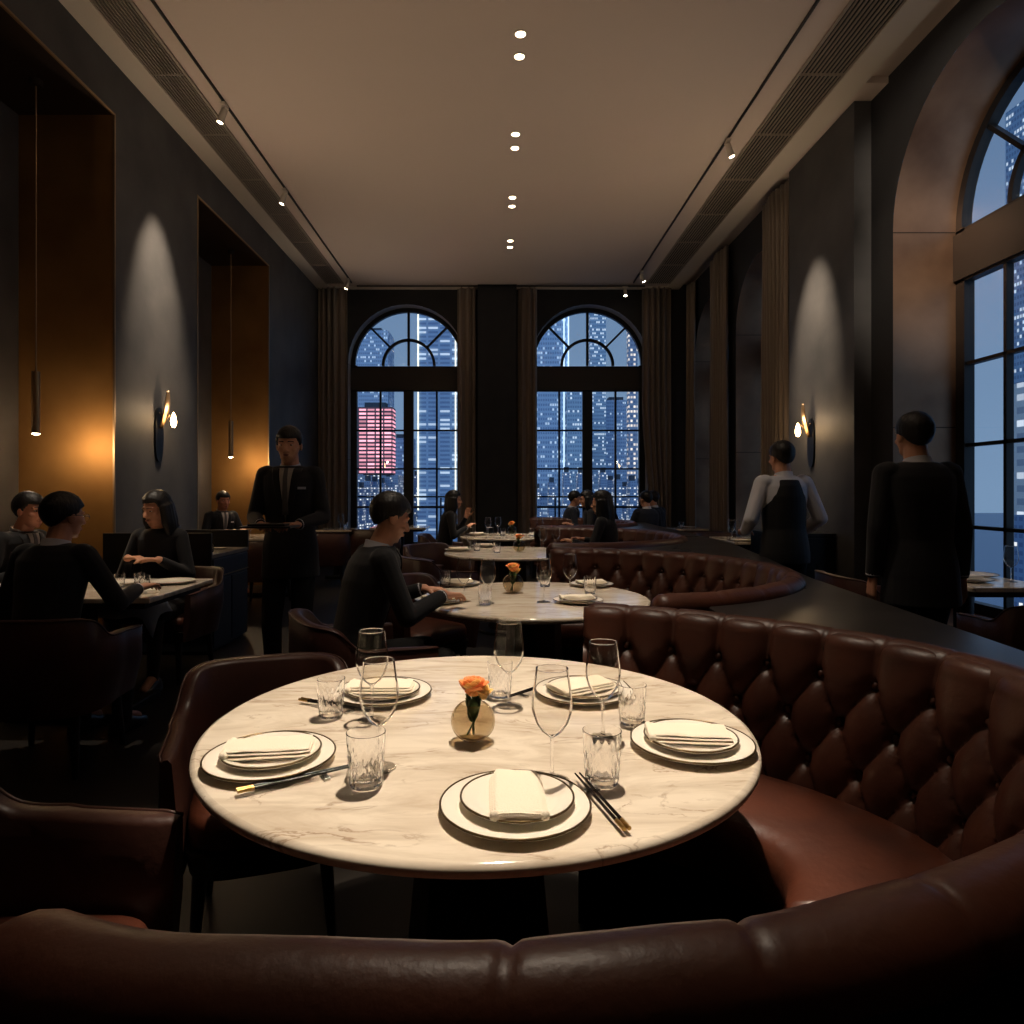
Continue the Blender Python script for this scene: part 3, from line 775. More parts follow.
chairs = [
 ('brown leather armchair tucked in at the back left of the front table', -.72, 2.10, face(-.72, 2.10, -.50, 1.40)),
 ('brown leather armchair in the near left corner with its arm in view', -.93, 1.17, -PI / 2 + .04),
 ('dark leather armchair holding the man in dark suit at the second table', -.64, 3.27, face(-.64, 3.27, .25, 3.75)),
 ('dark armchair with its back to us at the left guest table', -2.22, 3.36, .06),
 ('brown armchair holding the woman at the left guest table', -2.42, 4.92, PI - .10),
 ('brown armchair at the left of the second table, empty and turned to it', -.52, 4.45, face(-.52, 4.45, .2, 3.8)),
 ('brown armchair at the near left of the third table', -.55, 6.1, face(-.55, 6.1, .12, 6.55)),
 ('dark armchair at the far left of the third table', -.62, 7.25, face(-.62, 7.25, .12, 6.6)),
 ('dark armchair holding the woman at the fourth table', -.72, 9.0, -PI / 2),
 ('dark brown armchair at the near side of the farther niche table', -2.75, 8.0, .1),
 ('armchair with pale lit rim near the left far window', -1.9, 10.4, -.3),
 ('dark armchair in front of the left far corner curtain', -2.45, 9.6, .2),
 ('dark armchair near the right near window in the foreground', 3.0, 3.70, -.1),
 ('dark armchair on the aisle side of the right window table', 2.65, 4.75, -PI / 2),
 ('dark armchair on the near side of the right far corner table', 2.95, 10.0, 0),
 ('dark armchair at the right of the waiter by the right wall table', 3.0, 9.1, PI),
]
for i_, (lab, x, y, rz) in enumerate(chairs):
    o_ = inst('armchair', armchair, lab, (x, y, 0), rz, 'leather armchairs')
    if i_ == 0: o_.scale = (.80, 1, 1)

# ------------------------------------------------------------------ tableware
def plate_maker(r, kind):
    def mk():
        t = thing(kind, '', 'plate')
        MB().lathe([(.0001, .0), (r * .55, 0), (r * .57, .003), (r * .75, .006), (r * .985, .014), (r, .017), (r * .985, .0185), (r * .74, .0105), (r * .66, .007), (.0001, .006)], 64).build('dish', porcelain, t, smooth=50)
        pts = [(math.cos(2 * PI * i / 64) * r * .992, math.sin(2 * PI * i / 64) * r * .992, .0178) for i in range(64)]
        MB().tube(pts, .0022, 6, closed=True).build('rim', rim_m, t, smooth=180)
        return t
    return mk
def napkin():
    g = MB(); random.seed(4)
    L, W = .185, .105; z = 0
    for k in range(3):
        nx, ny = 14, 8; th = .0075 - .001 * k; rings = []
        sh = .004 * k
        rows = []
        for i in range(nx + 1):
            u = -L / 2 + L * i / nx; ring = []
            for j in range(12):
                a = 2 * PI * j / 12
                y = (W / 2 - sh) * math.copysign(abs(math.cos(a)) ** .35, math.cos(a)); zz = th / 2 * math.copysign(abs(math.sin(a)) ** .6, math.sin(a))
                e = 1 - .15 * (abs(u) / (L / 2)) ** 8
                ring.append(Vector((u - sh, y * e, z + th / 2 + zz * (1 - .6 * (abs(u) / (L / 2)) ** 10) + .0022 * noise.noise(Vector((u * 14, y * 14, k))) + .0012 * math.sin(u * 60 + y * 40) * (k == 2))))
            rows.append(ring)
        g.loft(rows); z += th * .95
    g.cap((-L / 2 + .0, -W / 2 + .008, z / 2), (-L / 2, W / 2 - .008, z / 2), z / 2, z / 2, 10)
    o = g.build('napkin', napkin_m, smooth=60)
    return tag(o, '', 'napkin')
def wine_glass():
    t = thing('wine_glass', '', 'wine glass')
    out = [(.006, .090), (.010, .0945), (.022, .104), (.034, .122), (.0415, .145), (.0425, .160), (.041, .178), (.0370, .205), (.0335, .232)]
    inn = [(r - .0013 if r > .008 else .0001, z + .0016) for r, z in reversed(out)]
    inn[0] = (out[-1][0] - .0013, .2325)
    MB().lathe([(.0001, .089)] + out + inn, 40).build('bowl', thin_m, t, smooth=60)
    MB().tube([(.0328 * math.cos(2 * PI * i / 40), .0328 * math.sin(2 * PI * i / 40), .2325) for i in range(40)], .0010, 8, closed=True).build('rim', glass_m, t, smooth=180)
    MB().lathe([(.0001, .0895), (.0042, .0894), (.0035, .070), (.0033, .03), (.0048, .0092), (.0001, .0092)], 14).build('stem', glass_m, t, smooth=60)
    MB().lathe([(.0001, .0095), (.0055, .0085), (.012, .0045), (.034, .0022), (.037, .0012), (.036, 0), (.0001, 0)], 40).build('foot', foot_m, t, smooth=60)
    return t
def tumbler():
    def fn(a, z, r):
        if r < .028 or z > .078 or z < .008: return 1
        k = 14; u = a * k / (2 * PI); v = z / .030
        A = abs(((u + v) % 1) - .5) * 2; B = abs(((u - v) % 1) - .5) * 2
        return 1 + .075 * (min(A, B) - .5) * min(1, (.078 - z) / .02)
    prof = [(.0245, .009), (.0265, .002), (.029, .003)] + [(.0305 + .0065 * z / .1, z) for z in [.008 + .005 * i for i in range(15)]] + [(.0365, .09), (.0370, .102)]
    inner = [(.0355, .1025), (.0345, .09), (.0325, .05), (.029, .022), (.0255, .016), (.0245, .009)]
    g = MB(); n = 84; rings = []
    for i, (r, z) in enumerate(prof + inner):
        f_in = i >= len(prof)
        rings.append([Vector((r * (1 if f_in else fn(2 * PI * j / n, z, r)) * math.cos(2 * PI * j / n), r * (1 if f_in else fn(2 * PI * j / n, z, r)) * math.sin(2 * PI * j / n), z)) for j in range(n)])
    g.loft(rings, cap=False); t = thing('tumbler', '', 'glass')
    g.build('wall', glass_m, t, smooth=18)
    MB().lathe([(.0001, .001), (.0235, .001), (.0243, .004), (.0243, .011), (.022, .0125), (.0001, .0125)], 32).build('base', foot_m, t, smooth=40)
    return t
def vase():
    t = thing('vase', '', 'vase'); R = .053
    pr = []
    for i in range(21):
        a = -PI / 2 + (PI / 2 + .95) * i / 20; pr.append((max(.0001, R * math.cos(a)), max(0.0, R * .93 + R * .95 * math.sin(a))))
    inn = [(max(.0001, r - .0032), z + (.006 if i < 6 else .001)) for i, (r, z) in enumerate(pr)][::-1]
    MB().lathe(pr + inn, 48).build('bowl', smoke_m, t, smooth=60)
    return t
def flower():
    t = thing('flower', '', 'flower'); random.seed(7)
    g = MB(); g2 = MB()
    def petal(m, base, ang, tilt, L, W):
        d = Vector((math.cos(ang), math.sin(ang), 0)); s = Vector((-math.sin(ang), math.cos(ang), 0)); rings = []
        for i in range(6):
            v = i / 5; up = math.sin(tilt) * L * v + .004 * v; out = math.cos(tilt) * L * (v ** 1.4); w = W * math.sin(PI * (.12 + .78 * v)) ** .8
            rings.append([base + d * (out - .35 * w * (q / 3) ** 2 * 0 + .22 * W * (q / 3) ** 2 * (-1)) + s * (w * q / 3) + Vector((0, 0, up + .10 * W * abs(q / 3))) for q in range(-3, 4)])
        m.loft(rings, closed=False)
    B = Vector((0, 0, .106))
    for k in range(30):
        f = k / 30; ang = k * 2.4; petal(g if k % 5 else g2, B + Vector((0, 0, .004 * f)), ang, .42 + 1.12 * (1 - f), .040 + .008 * f, .019 + .004 * f)
    B2 = Vector((.026, -.004, .096))
    for k in range(14): petal(g2, B2, k * 2.4, .5 + 1.0 * (1 - k / 14), .032, .014)
    g.build('blossom', petal_m, t, smooth=180, solid=.0008); g2.build('petal', petal_y, t, smooth=180, solid=.0008)
    h = MB(); h.tube([(.008, .01, .012), (0, 0, .06), (0, 0, .11)], .003, 8); h.tube([(-.01, .01, .014), (.012, 0, .06), (.020, -.004, .10)], .0025, 8); h.build('stem', leaf_m, t, smooth=60)
    l = MB()
    for k in range(9): petal(l, Vector((.002 * math.cos(k), .002 * math.sin(k), .045 + .005 * (k % 4))), k * 2.1, 1.15, .050, .013)
    l.build('leaf', leaf_m, t, smooth=180, solid=.001)
    return t
def chopstick():
    t = thing('chopstick', '', 'chopsticks')
    MB().tube([(-.115, 0, .006), (.06, 0, .006), (.12, 0, .006)], [.0038, .0028, .0018], 8).build('shaft', chop_m, t, smooth=60)
    MB().tube([(-.1165, 0, .006), (-.085, 0, .006)], [.0042, .0041], 8).build('end_cap', gold_m, t, smooth=60)
    return t
def rest():
    g = MB(); g.box((0, 0, .003), (.014, .045, .006)); return tag(g.build('chopstick_rest', steel, bevel=.002), '', 'chopstick rest')
mk_big, mk_small = plate_maker(.141, 'dinner_plate'), plate_maker(.107, 'side_plate')
G = {'d': 'dinner plates', 's': 'side plates', 'n': 'folded napkins', 'w': 'wine glasses', 't': 'cut glass tumblers', 'v': 'round vases', 'f': 'centrepiece flowers', 'c': 'chopsticks', 'r': 'chopstick rests'}
def place_setting(where, x, y, nrz, z=TZ, k=1.0, off=(0, 0)):
    inst('d', mk_big, 'large dark rimmed plate %s' % where, (x, y, z), 0, G['d'], k)
    inst('s', mk_small, 'smaller plate on the large plate %s' % where, (x + off[0], y + off[1], z + .0075 * k), 0, G['s'], k)
    inst('n', napkin, 'folded cream napkin on the plates %s' % where, (x + off[0], y + off[1], z + .0205 * k), nrz, G['n'], k)
def wg(where, px, py, z=TZ, k=1.0):
    x, y = at(px, py, z); inst('w', wine_glass, 'empty stemmed wine glass %s' % where, (x, y, z), 0, G['w'], k)
def tu(where, px, py, z=TZ, k=1.0):
    x, y = at(px, py, z); inst('t', tumbler, 'cut crystal water tumbler %s' % where, (x, y, z), .3, G['t'], k)
place_setting('at the front edge of the front table', .032, 1.262, PI / 2 + .02, off=(.004, .012))
place_setting('at the left of the front table', -.503, 1.49, .14, off=(.0, .01))
place_setting('at the back left of the front table', -.335, 1.965, .0, off=(0, .0))
place_setting('at the back right of the front table', .250, 1.975, .55, off=(0, 0))
place_setting('at the right of the front table', .452, 1.575, -.10, off=(.0, .01))
wg('in front of the vase and just right, nearest of all', 552, 781); wg('at the right near the back right plate', 603, 738); wg('directly behind the flower vase', 509, 706)
wg('behind the tall tumbler at front left', 379, 768); wg('at the back left between tumbler and plate', 372, 720)
tu('at far left beside the leftmost chopsticks', 331, 717); tu('in front of the left wine glass', 366, 786, k=1.08); tu('right of the nearest wine glass', 602, 784, k=1.08)
tu('behind the right plate', 632, 724); tu('behind the flower vase beside a wine glass', 500, 697)
vx, vy = at(473, 741, TZ)
inst('v', vase, 'small round smoky glass vase on the front table', (vx, vy, TZ), 0, G['v'])
inst('f', flower, 'orange and yellow blossom in the front table vase', (vx, vy, TZ), .6, G['f'])
def chop(where, p0, p1, z=TZ, gap=.010):
    a = Vector(at(*p0, z)); b = Vector(at(*p1, z)); d = (b - a).normalized(); rz = math.atan2(d.y, d.x); n = Vector((-d.y, d.x)) * gap / 2; m = a + d * .118
    for s, w_ in ((-1, 'nearer'), (1, 'farther')):
        inst('c', chopstick, '%s black chopstick of the pair %s' % (w_, where), (m.x + n.x * s, m.y + n.y * s, z + .006), rz, G['c'])
    q = a + d * .175
    inst('r', rest, 'small metal chopstick rest under the pair %s' % where, (q.x, q.y, z), rz, G['r'])
chop('left of the front table below the left plate', (236, 797), (352, 771))
chop('right of the front plate', (627, 836), (580, 782))
chop('behind the left tumbler', (300, 703), (358, 713))
chop('behind the right plate', (742, 739), (640, 727))
chop('at the back near the middle tumbler', (560, 684), (523, 696))
# second table
def ps(where, px, py, nrz, z=TZ, k=1.0): x, y = at(px, py, z); place_setting(where, x, y, nrz, z, k)
ps('at the left of the second table by the man', 440, 602, .3, k=.95); ps('at the back left of the second table', 459, 585, 0, k=.95)
ps('at the near right of the second table', 578, 602, .1, k=.95); ps('at the back right of the second table', 592, 586, .2, k=.95)
for w_, px, py in (('at left of the second table', 464, 601), ('left of the second table vase', 488, 603), ('right of the second table vase', 544, 602), ('at right of the second table', 570, 595)): wg(w_, px, py)
for w_, px, py in (('at the far left of the second table', 445, 587), ('in front of the second table left glass', 485, 605), ('under the right glass of the second table', 545, 587), ('at the right rear of the second table', 590, 594)): tu(w_, px, py)
for i, (w_, px, py) in enumerate((('on the second table', 513, 593), ('on the third table', 519, 552), ('on the fourth table', 512, 534))):
    x, y = at(px, py, TZ)
    inst('v', vase, 'small round glass vase %s' % w_, (x, y, TZ), 0, G['v'], 1.15); inst('f', flower, 'peach blossom in the vase %s' % w_, (x, y, TZ), 1 + i, G['f'], 1.15)
# third and fourth tables
ps('at the left of the third table', 459, 551, 0); ps('at the back left of the third table', 484, 547, 0); ps('at the right of the third table', 560, 551, 0)
for w_, px, py in (('at left of the third table', 470, 552), ('second from left on the third table', 490, 551), ('right of the third table vase', 543, 551), ('at right of the third table', 556, 549)): wg(w_, px, py)
for w_, px, py in (('at left of the third table', 477, 551), ('beside the third table vase at left', 497, 553), ('at the right of the third table', 575, 549)): tu(w_, px, py)
ps('at the left of the fourth table', 477, 535, 0); ps('at the right of the fourth table', 545, 535, 0)
for w_, px, py in (('at left of the fourth table', 488, 535), ('behind the fourth table vase', 498, 534), ('at right of the fourth table', 540, 535)): wg(w_, px, py)
tu('at the middle of the fourth table', 503, 536); tu('at the right of the fourth table', 532, 536)
# guests' table at left
for w_, x, y in (('at right end of the left guest table', -2.1, 4.35), ('before the woman at the left guest table', -2.42, 4.28), ('at far left of the left guest table', -3.0, 4.12), ('before the man in profile at the left table', -2.95, 4.42)):
    inst('d', mk_big, 'white plate %s' % w_, (x, y, TZ), 0, G['d'])
for w_, x, y in (('before the woman at the left guest table', -2.22, 4.18), ('beside another tumbler on the left guest table', -2.32, 4.14), ('nearest the edge of the left guest table', -2.12, 4.05)): inst('t', tumbler, 'cut crystal tumbler %s' % w_, (x, y, TZ), 0, G['t'], .85)
inst('n', napkin, 'crumpled cream napkin on the left guest table', (-2.08, 3.93, TZ), .7, G['n'])
inst('w', None, 'wine glass at left end of the left guest table', (-2.85, 4.0, TZ), 0, G['w'])
# niche table
for w_, x, y in (('at left of the niche table', -3.15, 8.6), ('at right of the niche table', -2.9, 8.55)): inst('w', None, 'wine glass %s' % w_, (x, y, TZ), 0, G['w'])
inst('t', None, 'tumbler at the right end of the niche table', (-2.62, 8.75, TZ), 0, G['t']); inst('t', None, 'tumbler at the back of the niche table', (-2.6, 8.95, TZ), 0, G['t'])
inst('d', None, 'white plate on the niche table', (-2.85, 8.95, TZ), 0, G['d'])
inst('w', None, 'wine glass on the small left corner table', (-2.4, 10.3, TZ), 0, G['w']); inst('t', None, 'tumbler on the small left corner table', (-2.35, 10.4, TZ), 0, G['t'])
for w_, x, y in (('at left below the left far window', -1.8, 11.0), ('in the middle below the left far window', -1.55, 11.1), ('at right below the left far window', -1.35, 11.05)): inst('w', None, 'wine glass %s' % w_, (x, y, TZ), 0, G['w'])
# right side tables
for w_, x, y in (('at left end of the right window table', 3.02, 4.75), ('by the frame edge on the right window table', 3.36, 4.42)): inst('w', None, 'wine glass %s' % w_, (x, y, TZ), 0, G['w'])
inst('d', None, 'white plate at the left of the right window table', (3.10, 4.45, TZ), 0, G['d']); inst('n', None, 'cream napkin on the right window table plate', (3.10, 4.45, TZ + .018), .3, G['n'])
inst('n', None, 'cream napkin lying at back of the right window table', (3.12, 4.88, TZ), -.1, G['n'])
inst('d', None, 'white plate by the frame edge on the right window table', (3.32, 4.70, TZ), 0, G['d'])
for w_, x, y in (('at left on the right wall table', 2.80, 8.1), ('second on the right wall table', 2.92, 8.25), ('behind the waiter on the right wall table', 2.95, 8.5)): inst('w', None, 'wine glass %s' % w_, (x, y, TZ), 0, G['w'])
inst('d', None, 'white plate on the right wall table', (2.88, 7.95, TZ), 0, G['d']); inst('n', None, 'napkin on the right wall table', (3.08, 7.95, TZ), .2, G['n'])
inst('t', None, 'tumbler on the far right corner table', (2.88, 10.6, TZ), 0, G['t']); inst('d', None, 'white plate on the far right corner table', (3.0, 10.75, TZ), 0, G['d'])

# ------------------------------------------------------------------ service stations
t = thing('service_station', 'blue grey service cabinet with stone top beside the left pier', 'cabinet', (-2.77, 5.9, 0))
MB().box((0, 0, .41), (.86, .80, .76)).build('body', cabinet_m, t, bevel=.004)
MB().box((0, 0, .015), (.80, .74, .03)).build('plinth', black_metal, t)
MB().box((0, 0, .805), (.88, .82, .03)).build('top', marble_grey, t, bevel=.004)
MB().box((0, -.405, .60), (.88, .03, .80)).build('end_panel', cabinet_blk, t, bevel=.003)
MB().box((0, .395, .90), (.88, .03, .16)).build('upstand', cabinet_blk, t, bevel=.003)
for dy in (-.19, .19): d = MB().box((.437, dy, .33), (.014, .36, .55)).build('door', cabinet_m, t, bevel=.003)
d = MB().box((.437, 0, .70), (.014, .75, .15)).build('drawer', cabinet_m, t, bevel=.003); MB().box((.447, 0, .632), (.008, .75, .008)).build('pull', brass_trim, d)
def bottle(h=.24, r=.035, m=cabinet_blk, top=steel):
    t = thing('bottle', '', 'bottle')
    MB().lathe([(.0001, 0), (r, 0), (r, h * .82), (r * .9, h * .86), (.0001, h * .86)], 20).build('body', m, t, smooth=40)
    MB().lathe([(.0001, h * .86), (r * .95, h * .86), (r * .95, h), (.0001, h)], 20).build('cap', top, t, smooth=40)
    return t
inst('flask', bottle, 'black flask with steel lid on the service cabinet', (-2.68, 5.62, .82), 0)
inst('t', None, 'tall cut glass on the service cabinet beside the black flask', (-2.56, 5.66, .82), 0, G['t'], 1.6)
inst('t', None, 'small glass on the service cabinet beside the flask, behind', (-2.45, 5.72, .82), 0, G['t'], 1.2)
inst('s', None, 'small white plate on the blue grey service cabinet', (-2.5, 6.05, .82), 0, G['s'], .7)
t = thing('service_station', 'black service cabinet against the right pier below its sconce', 'cabinet', (3.035, 7.0, 0))
MB().box((0, 0, .46), (.58, .68, .88)).build('body', cabinet_blk, t, bevel=.004); MB().box((0, 0, .91), (.60, .70, .02)).build('top', stone_top, t, bevel=.003)
for dx in (-.14, .14): d = MB().box((dx, -.345, .46), (.26, .012, .82)).build('door', cabinet_blk, t, bevel=.003); MB().box((-dx * .8, -.355, .55), (.012, .012, .14)).build('handle', black_metal, d)
for w_, x, y in (('at left on the black service cabinet', 2.95, 6.85), ('at middle of the black service cabinet', 3.05, 6.9), ('at right on the black service cabinet', 3.12, 6.82)): inst('t', None, 'small tumbler %s' % w_, (x, y, .92), 0, G['t'])
# ------------------------------------------------------------------ people
V = Vector
def ik(a, b, l1, l2, pole):
    """middle joint of a two-bone limb from a to b, bent towards pole"""
    a, b = V(a), V(b); d = b - a; L = min(d.length, (l1 + l2) * .995); d.normalize(); b = a + d * L
    x = (l1 * l1 - l2 * l2 + L * L) / (2 * L); h = math.sqrt(max(0, l1 * l1 - x * x)); p = V(pole); p = (p - d * p.dot(d)).normalized()
    return a + d * x + p * h, b
def hand(g, w, d, up, side, curl=.35, spread=.06, k=1.0):
    """palm and five fingers; d along the hand, up = back of the hand, side = +1 if the thumb is on the d x up side"""
    d = V(d).normalized(); up = V(up); up = (up - d * up.dot(d)).normalized(); s = d.cross(up) * side
    for i, o in enumerate((-.030, -.010, .010, .029)):
        g.cap(w - d * .01 + s * o * .55, w + d * .082 * k + s * o * k, .0150, .0125, 10)
    L = (.034, .025, .020)
    for i, (o, f) in enumerate(((.030, .93), (.010, 1.05), (-.010, .98), (-.029, .80))):
        p = w + d * .080 * k + s * o * k; ang = curl * .6; dd = (d + s * o * spread * 30 * .1)
        for j, l in enumerate(L):
            v = (d * math.cos(ang) - up * math.sin(ang) + s * o * spread * 8).normalized(); q = p + v * l * f * k
            g.cap(p, q, (.0092, .0084, .0076)[j], (.0084, .0076, .0066)[j], 8); p = q; ang += curl
    p = w + d * .022 + s * .022; v = (d * .62 + s * .75 - up * .25).normalized()
    q = p + v * .042; g.cap(p, q, .0150, .0115, 8); v2 = (d * .85 + s * .35 - up * .35).normalized(); r_ = q + v2 * .030; g.cap(q, r_, .0112, .0095, 8)
    g.cap(r_, r_ + (v2 - up * .2).normalized() * .024, .0095, .0078, 8)

def person(label, loc, rz, sit=True, lean=.06, head=(0, 0), top='suit', LH=None, RH=None, hair='short', near=True, legs=None, skin=None,
           group=None, poleL=None, poleR=None, lf=None, scale=1.0, female=False, fl=None, fr=None, curl=.4, hairm=None, glasses=False, vis=True):
    """LH/RH: wrist targets (local), fl/fr: finger directions"""
    skin = skin or skin_m; hairm = hairm or hair_m
    t = thing('person', label, 'person', loc, rz, group); t.scale = (scale,) * 3
    w = .88 if female else 1.0
    Zp = .0 if sit else .43
    ly = lambda z: lean * max(0, (z - .50)) / .55
    st = [(.44, .145, .11), (.50, .168, .125), (.58, .160, .118), (.68, .142, .102), (.80, .150, .108), (.92, .166, .116), (1.00, .168, .108), (1.045, .140, .088), (1.075, .085, .065), (1.10, .058, .058)]
    def torso(g, inf=0.0, z_lo=-9, z_hi=9, n=28):
        rr = []
        for z, rx, ry in st:
            if z < z_lo or z > z_hi: continue
            rr.append([V(((rx * w + inf) * math.cos(2 * PI * j / n), ly(z) + (ry * (.95 if female else 1) + inf) * math.sin(2 * PI * j / n), z + Zp)) for j in range(n)])
        g.loft(rr)
    nk = V((0, ly(1.09) + .0, 1.085 + Zp)); hc = nk + V((0, .022 + lean * .25, .128))
    R = Matrix.Rotation(head[0], 3, 'Z') @ Matrix.Rotation(head[1], 3, 'X')
    hp = lambda x, y, z: hc + R @ V((x, y, z))
    sh = {s: V((s * .165 * w, ly(1.02), 1.02 + Zp)) for s in (-1, 1)}
    tg = {-1: V(LH) if LH else (V((-.22, .10, .62)) if sit else V((-.235, .03, .80))), 1: V(RH) if RH else (V((.22, .10, .62)) if sit else V((.235, .03, .80)))}
    el = {}; wr = {}
    for s in (-1, 1):
        pl = (poleL if s < 0 else poleR) or (s * .5, -.6, -.7)
        el[s], wr[s] = ik(sh[s], tg[s], .285, .255, pl)
    hipz = .50 + Zp
    hip = {s: V((s * .088, .0, hipz)) for s in (-1, 1)}
    kn = {}; an = {}
    for s in (-1, 1):
        if sit:
            a_ = V(lf[(s + 1) // 2]) if lf else V((s * .12, .44, .10)); kn[s], an[s] = ik(hip[s], a_, .44, .42, (s * .12, .7, 1))
        else:
            a_ = V(legs[(s + 1) // 2]) if legs else V((s * .095, -.01, .09)); kn[s], an[s] = ik(hip[s], a_, .44, .42, (0, 1, .0))
    # --- body, one continuous surface
    g = MB(); torso(g, -.012)
    g.cap(nk - V((0, .005, .03)), hc + V((0, -.012, -.05)), .060 * (.88 if female else 1), .055 * (.9 if female else 1))
    g.ell(hp(0, -.012, .028), (.074, .094, .088), R); g.ell(hp(0, .018, -.012), (.067, .074, .092), R); g.ell(hp(0, .030, -.070), (.053, .054, .042), R)
    g.ell(hp(0, .066, -.096), (.019, .017, .014), R)
    g.cap(hp(0, .084, .012), hp(0, .106, -.026), .0075, .0125); g.ell(hp(0, .092, -.030), (.0175, .012, .009), R)
    for s in (-1, 1):
        g.cap(hp(s * .014, .083, .027), hp(s * .047, .070, .026), .0085, .0075); g.ell(hp(s * .040, .058, -.022), (.022, .024, .018), R)
        g.ell(hp(s * .076, -.004, -.008), (.009, .020, .031), R @ Matrix.Rotation(-s * .25, 3, 'Z'))
    g.ell(hp(0, .086, -.058), (.022, .010, .010), R)
    for s in (-1, 1):
        g.cap(sh[s], el[s], .050, .040); g.cap(el[s], wr[s], .040, .026)
        d = (wr[s] - el[s]).normalized(); fd = (fl if s < 0 else fr) or d
        up = V((0, 0, 1)) if abs(V(fd).normalized().z) < .8 else V((s, 0, 0))
        th = -1 if s > 0 else 1                  # thumbs point inwards
        sd = V(fd).normalized().cross(up); side = 1 if sd.x * (-s) > 0 else -1
        if abs(V(fd).normalized().z) >= .8:
            sd = V(fd).normalized().cross(up); side = 1 if sd.y > 0 else -1
        g.cap(wr[s] - d * .03, wr[s] + d * .012, .026, .023)
        hand(g, wr[s] + V(fd).normalized() * .012, fd, up, side, curl, k=.92 if female else 1.0)
        g.cap(hip[s], kn[s], .078, .055); g.cap(kn[s], an[s], .054, .034)
        g.cap(an[s], an[s] + V((0, .13, -.045)), .034, .028); g.cap(an[s], an[s] + V((0, -.03, -.05)), .036, .03)
    remeshed(g, 'body', skin, t, .0048 if near else .007, 3)
    # --- face details
    g3 = MB()
    for s in (-1, 1):
        g = MB(); g2 = MB(); g4 = MB()
        g.ell(hp(s * .031, .0735, .006), (.0125, .0075, .0048), R, 12, 8); g2.ell(hp(s * .031, .0808, .006), (.0052, .003, .0046), R, 10, 6)
        g4.cap(hp(s * .016, .0895, .030), hp(s * .046, .0775, .030), .0035, .0025, 6)
        e_ = g.build('eye', eyew_m, t, smooth=180); g2.build('iris', eye_m, e_, smooth=180); g4.build('eyebrow', hairm, t, smooth=180)
    g3.ell(hp(0, .0945, -.054), (.020, .005, .0038), R, 12, 6); g3.ell(hp(0, .0935, -.0615), (.017, .0055, .0045), R, 12, 6)
    g3.build('lips', lip_m, t, smooth=180)
    # --- hair: shell over the skull that dives under the skin outside the hairline
    def hair_shell(front=.045, side=-.008, back=-.088, inf=.0105):
        g = MB(); nu, nv = 48, 28; rings = []
        for i in range(nv + 1):
            ph = max(.001, min(PI - .001, PI * i / nv)); ring = []
            for j in range(nu):
                a = 2 * PI * j / nu; u = V((math.sin(ph) * math.cos(a), math.sin(ph) * math.sin(a), math.cos(ph)))
                p = V((u.x * .076, u.y * .098 - .012, u.z * .092 + .026))
                yy = u.y; lim = back + (side - back) * max(0, min(1, (yy + .65) / .5)) + (front - side) * max(0, min(1, (yy - .25) / .35))
                f = max(0, min(1, (p.z - lim) / .012)); f = f * f * (3 - 2 * f)
                fade = inf * (.35 + .65 * max(0, min(1, (p.z + .035) / .085))); inf_ = fade
                q = V((u.x * (.076 + inf_), u.y * (.098 + inf_) - .012, u.z * (.092 + inf_ * 1.25) + .026)) * 1.0
                q += u * .003 * noise.noise(u * 9)
                p2 = V((u.x * .060, u.y * .080 - .012, u.z * .078 + .02)); ring.append(hc + R @ (p2.lerp(q, f)))
            rings.append(ring)
        g.loft(rings); return g
    if hair == 'short':
        hair_shell().build('hair', hairm, t, smooth=180)
    else:
        g = hair_shell(front=.060, side=-.06, back=-.11, inf=.018)
        for k in range(-6, 7):
            a = -PI / 2 + k * .30; x, y = math.cos(a) * .082, math.sin(a) * .088 - .012
            drop = .20 if hair == 'long' else .15
            p0 = hp(x, y, .02); p1 = hp(x * 1.12, y * 1.02 + (.0 if abs(k) < 4 else .01), -.09); p2 = hp(x * 1.05, y * .95 - .005, -.09 - drop * (.75 if abs(k) > 3 else 1))
            g.cap(p0, p1, .028, .031, 10); g.cap(p1, p2, .031, .020, 10)
        remeshed(g, 'hair', hairm, t, .006, 5)
    if glasses:
        g = MB()
        for s in (-1, 1):
            g.tube([hp(s * .033 + .021 * math.cos(2 * PI * i / 20), .100, .004 + .016 * math.sin(2 * PI * i / 20)) for i in range(20)], .0018, 6, closed=True)
            g.tube([hp(s * .054, .099, .008), hp(s * .080, .05, .010), hp(s * .084, -.01, .008)], .0018, 6)
        g.tube([hp(-.012, .102, .006), hp(.012, .102, .006)], .0018, 6); g.build('glasses', steel, t, smooth=180)
    # --- clothes
    vox = .007 if near else .010
    def sleeves(g, inf, cuff=.02):
        for s in (-1, 1):
            g.cap(sh[s], el[s], .050 + inf, .042 + inf); d = (wr[s] - el[s]).normalized(); g.cap(el[s], wr[s] - d * cuff, .042 + inf, .030 + inf)
            g.ell(sh[s] - V((s * .02, 0, -.005)), (.058 + inf * .5, .058 + inf, .054 + inf * .4))
    if top in ('suit', 'navy', 'dress', 'knit'):
        m = {'suit': suit_m, 'navy': navy_m, 'dress': suit_m, 'knit': suit_m}[top]; inf = .015 if top in ('suit', 'navy') else .007
        g = MB(); torso(g, inf, z_hi=1.08)
        g.ell(V((0, ly(1.06), 1.045 + Zp)), (.12 * w + inf, .080, .042)); sleeves(g, .007 if inf > .01 else .003)
        if not sit: torso_skirt = [[V(((.166 * w + inf + .003 * k) * math.cos(2 * PI * j / 28), (.125 + inf + .003 * k) * math.sin(2 * PI * j / 28), .50 + Zp - .05 * k)) for j in range(28)] for k in range(0, 4)]; g.loft(torso_skirt)
        remeshed(g, 'jacket' if inf > .01 else 'blouse', m, t, vox, 3)
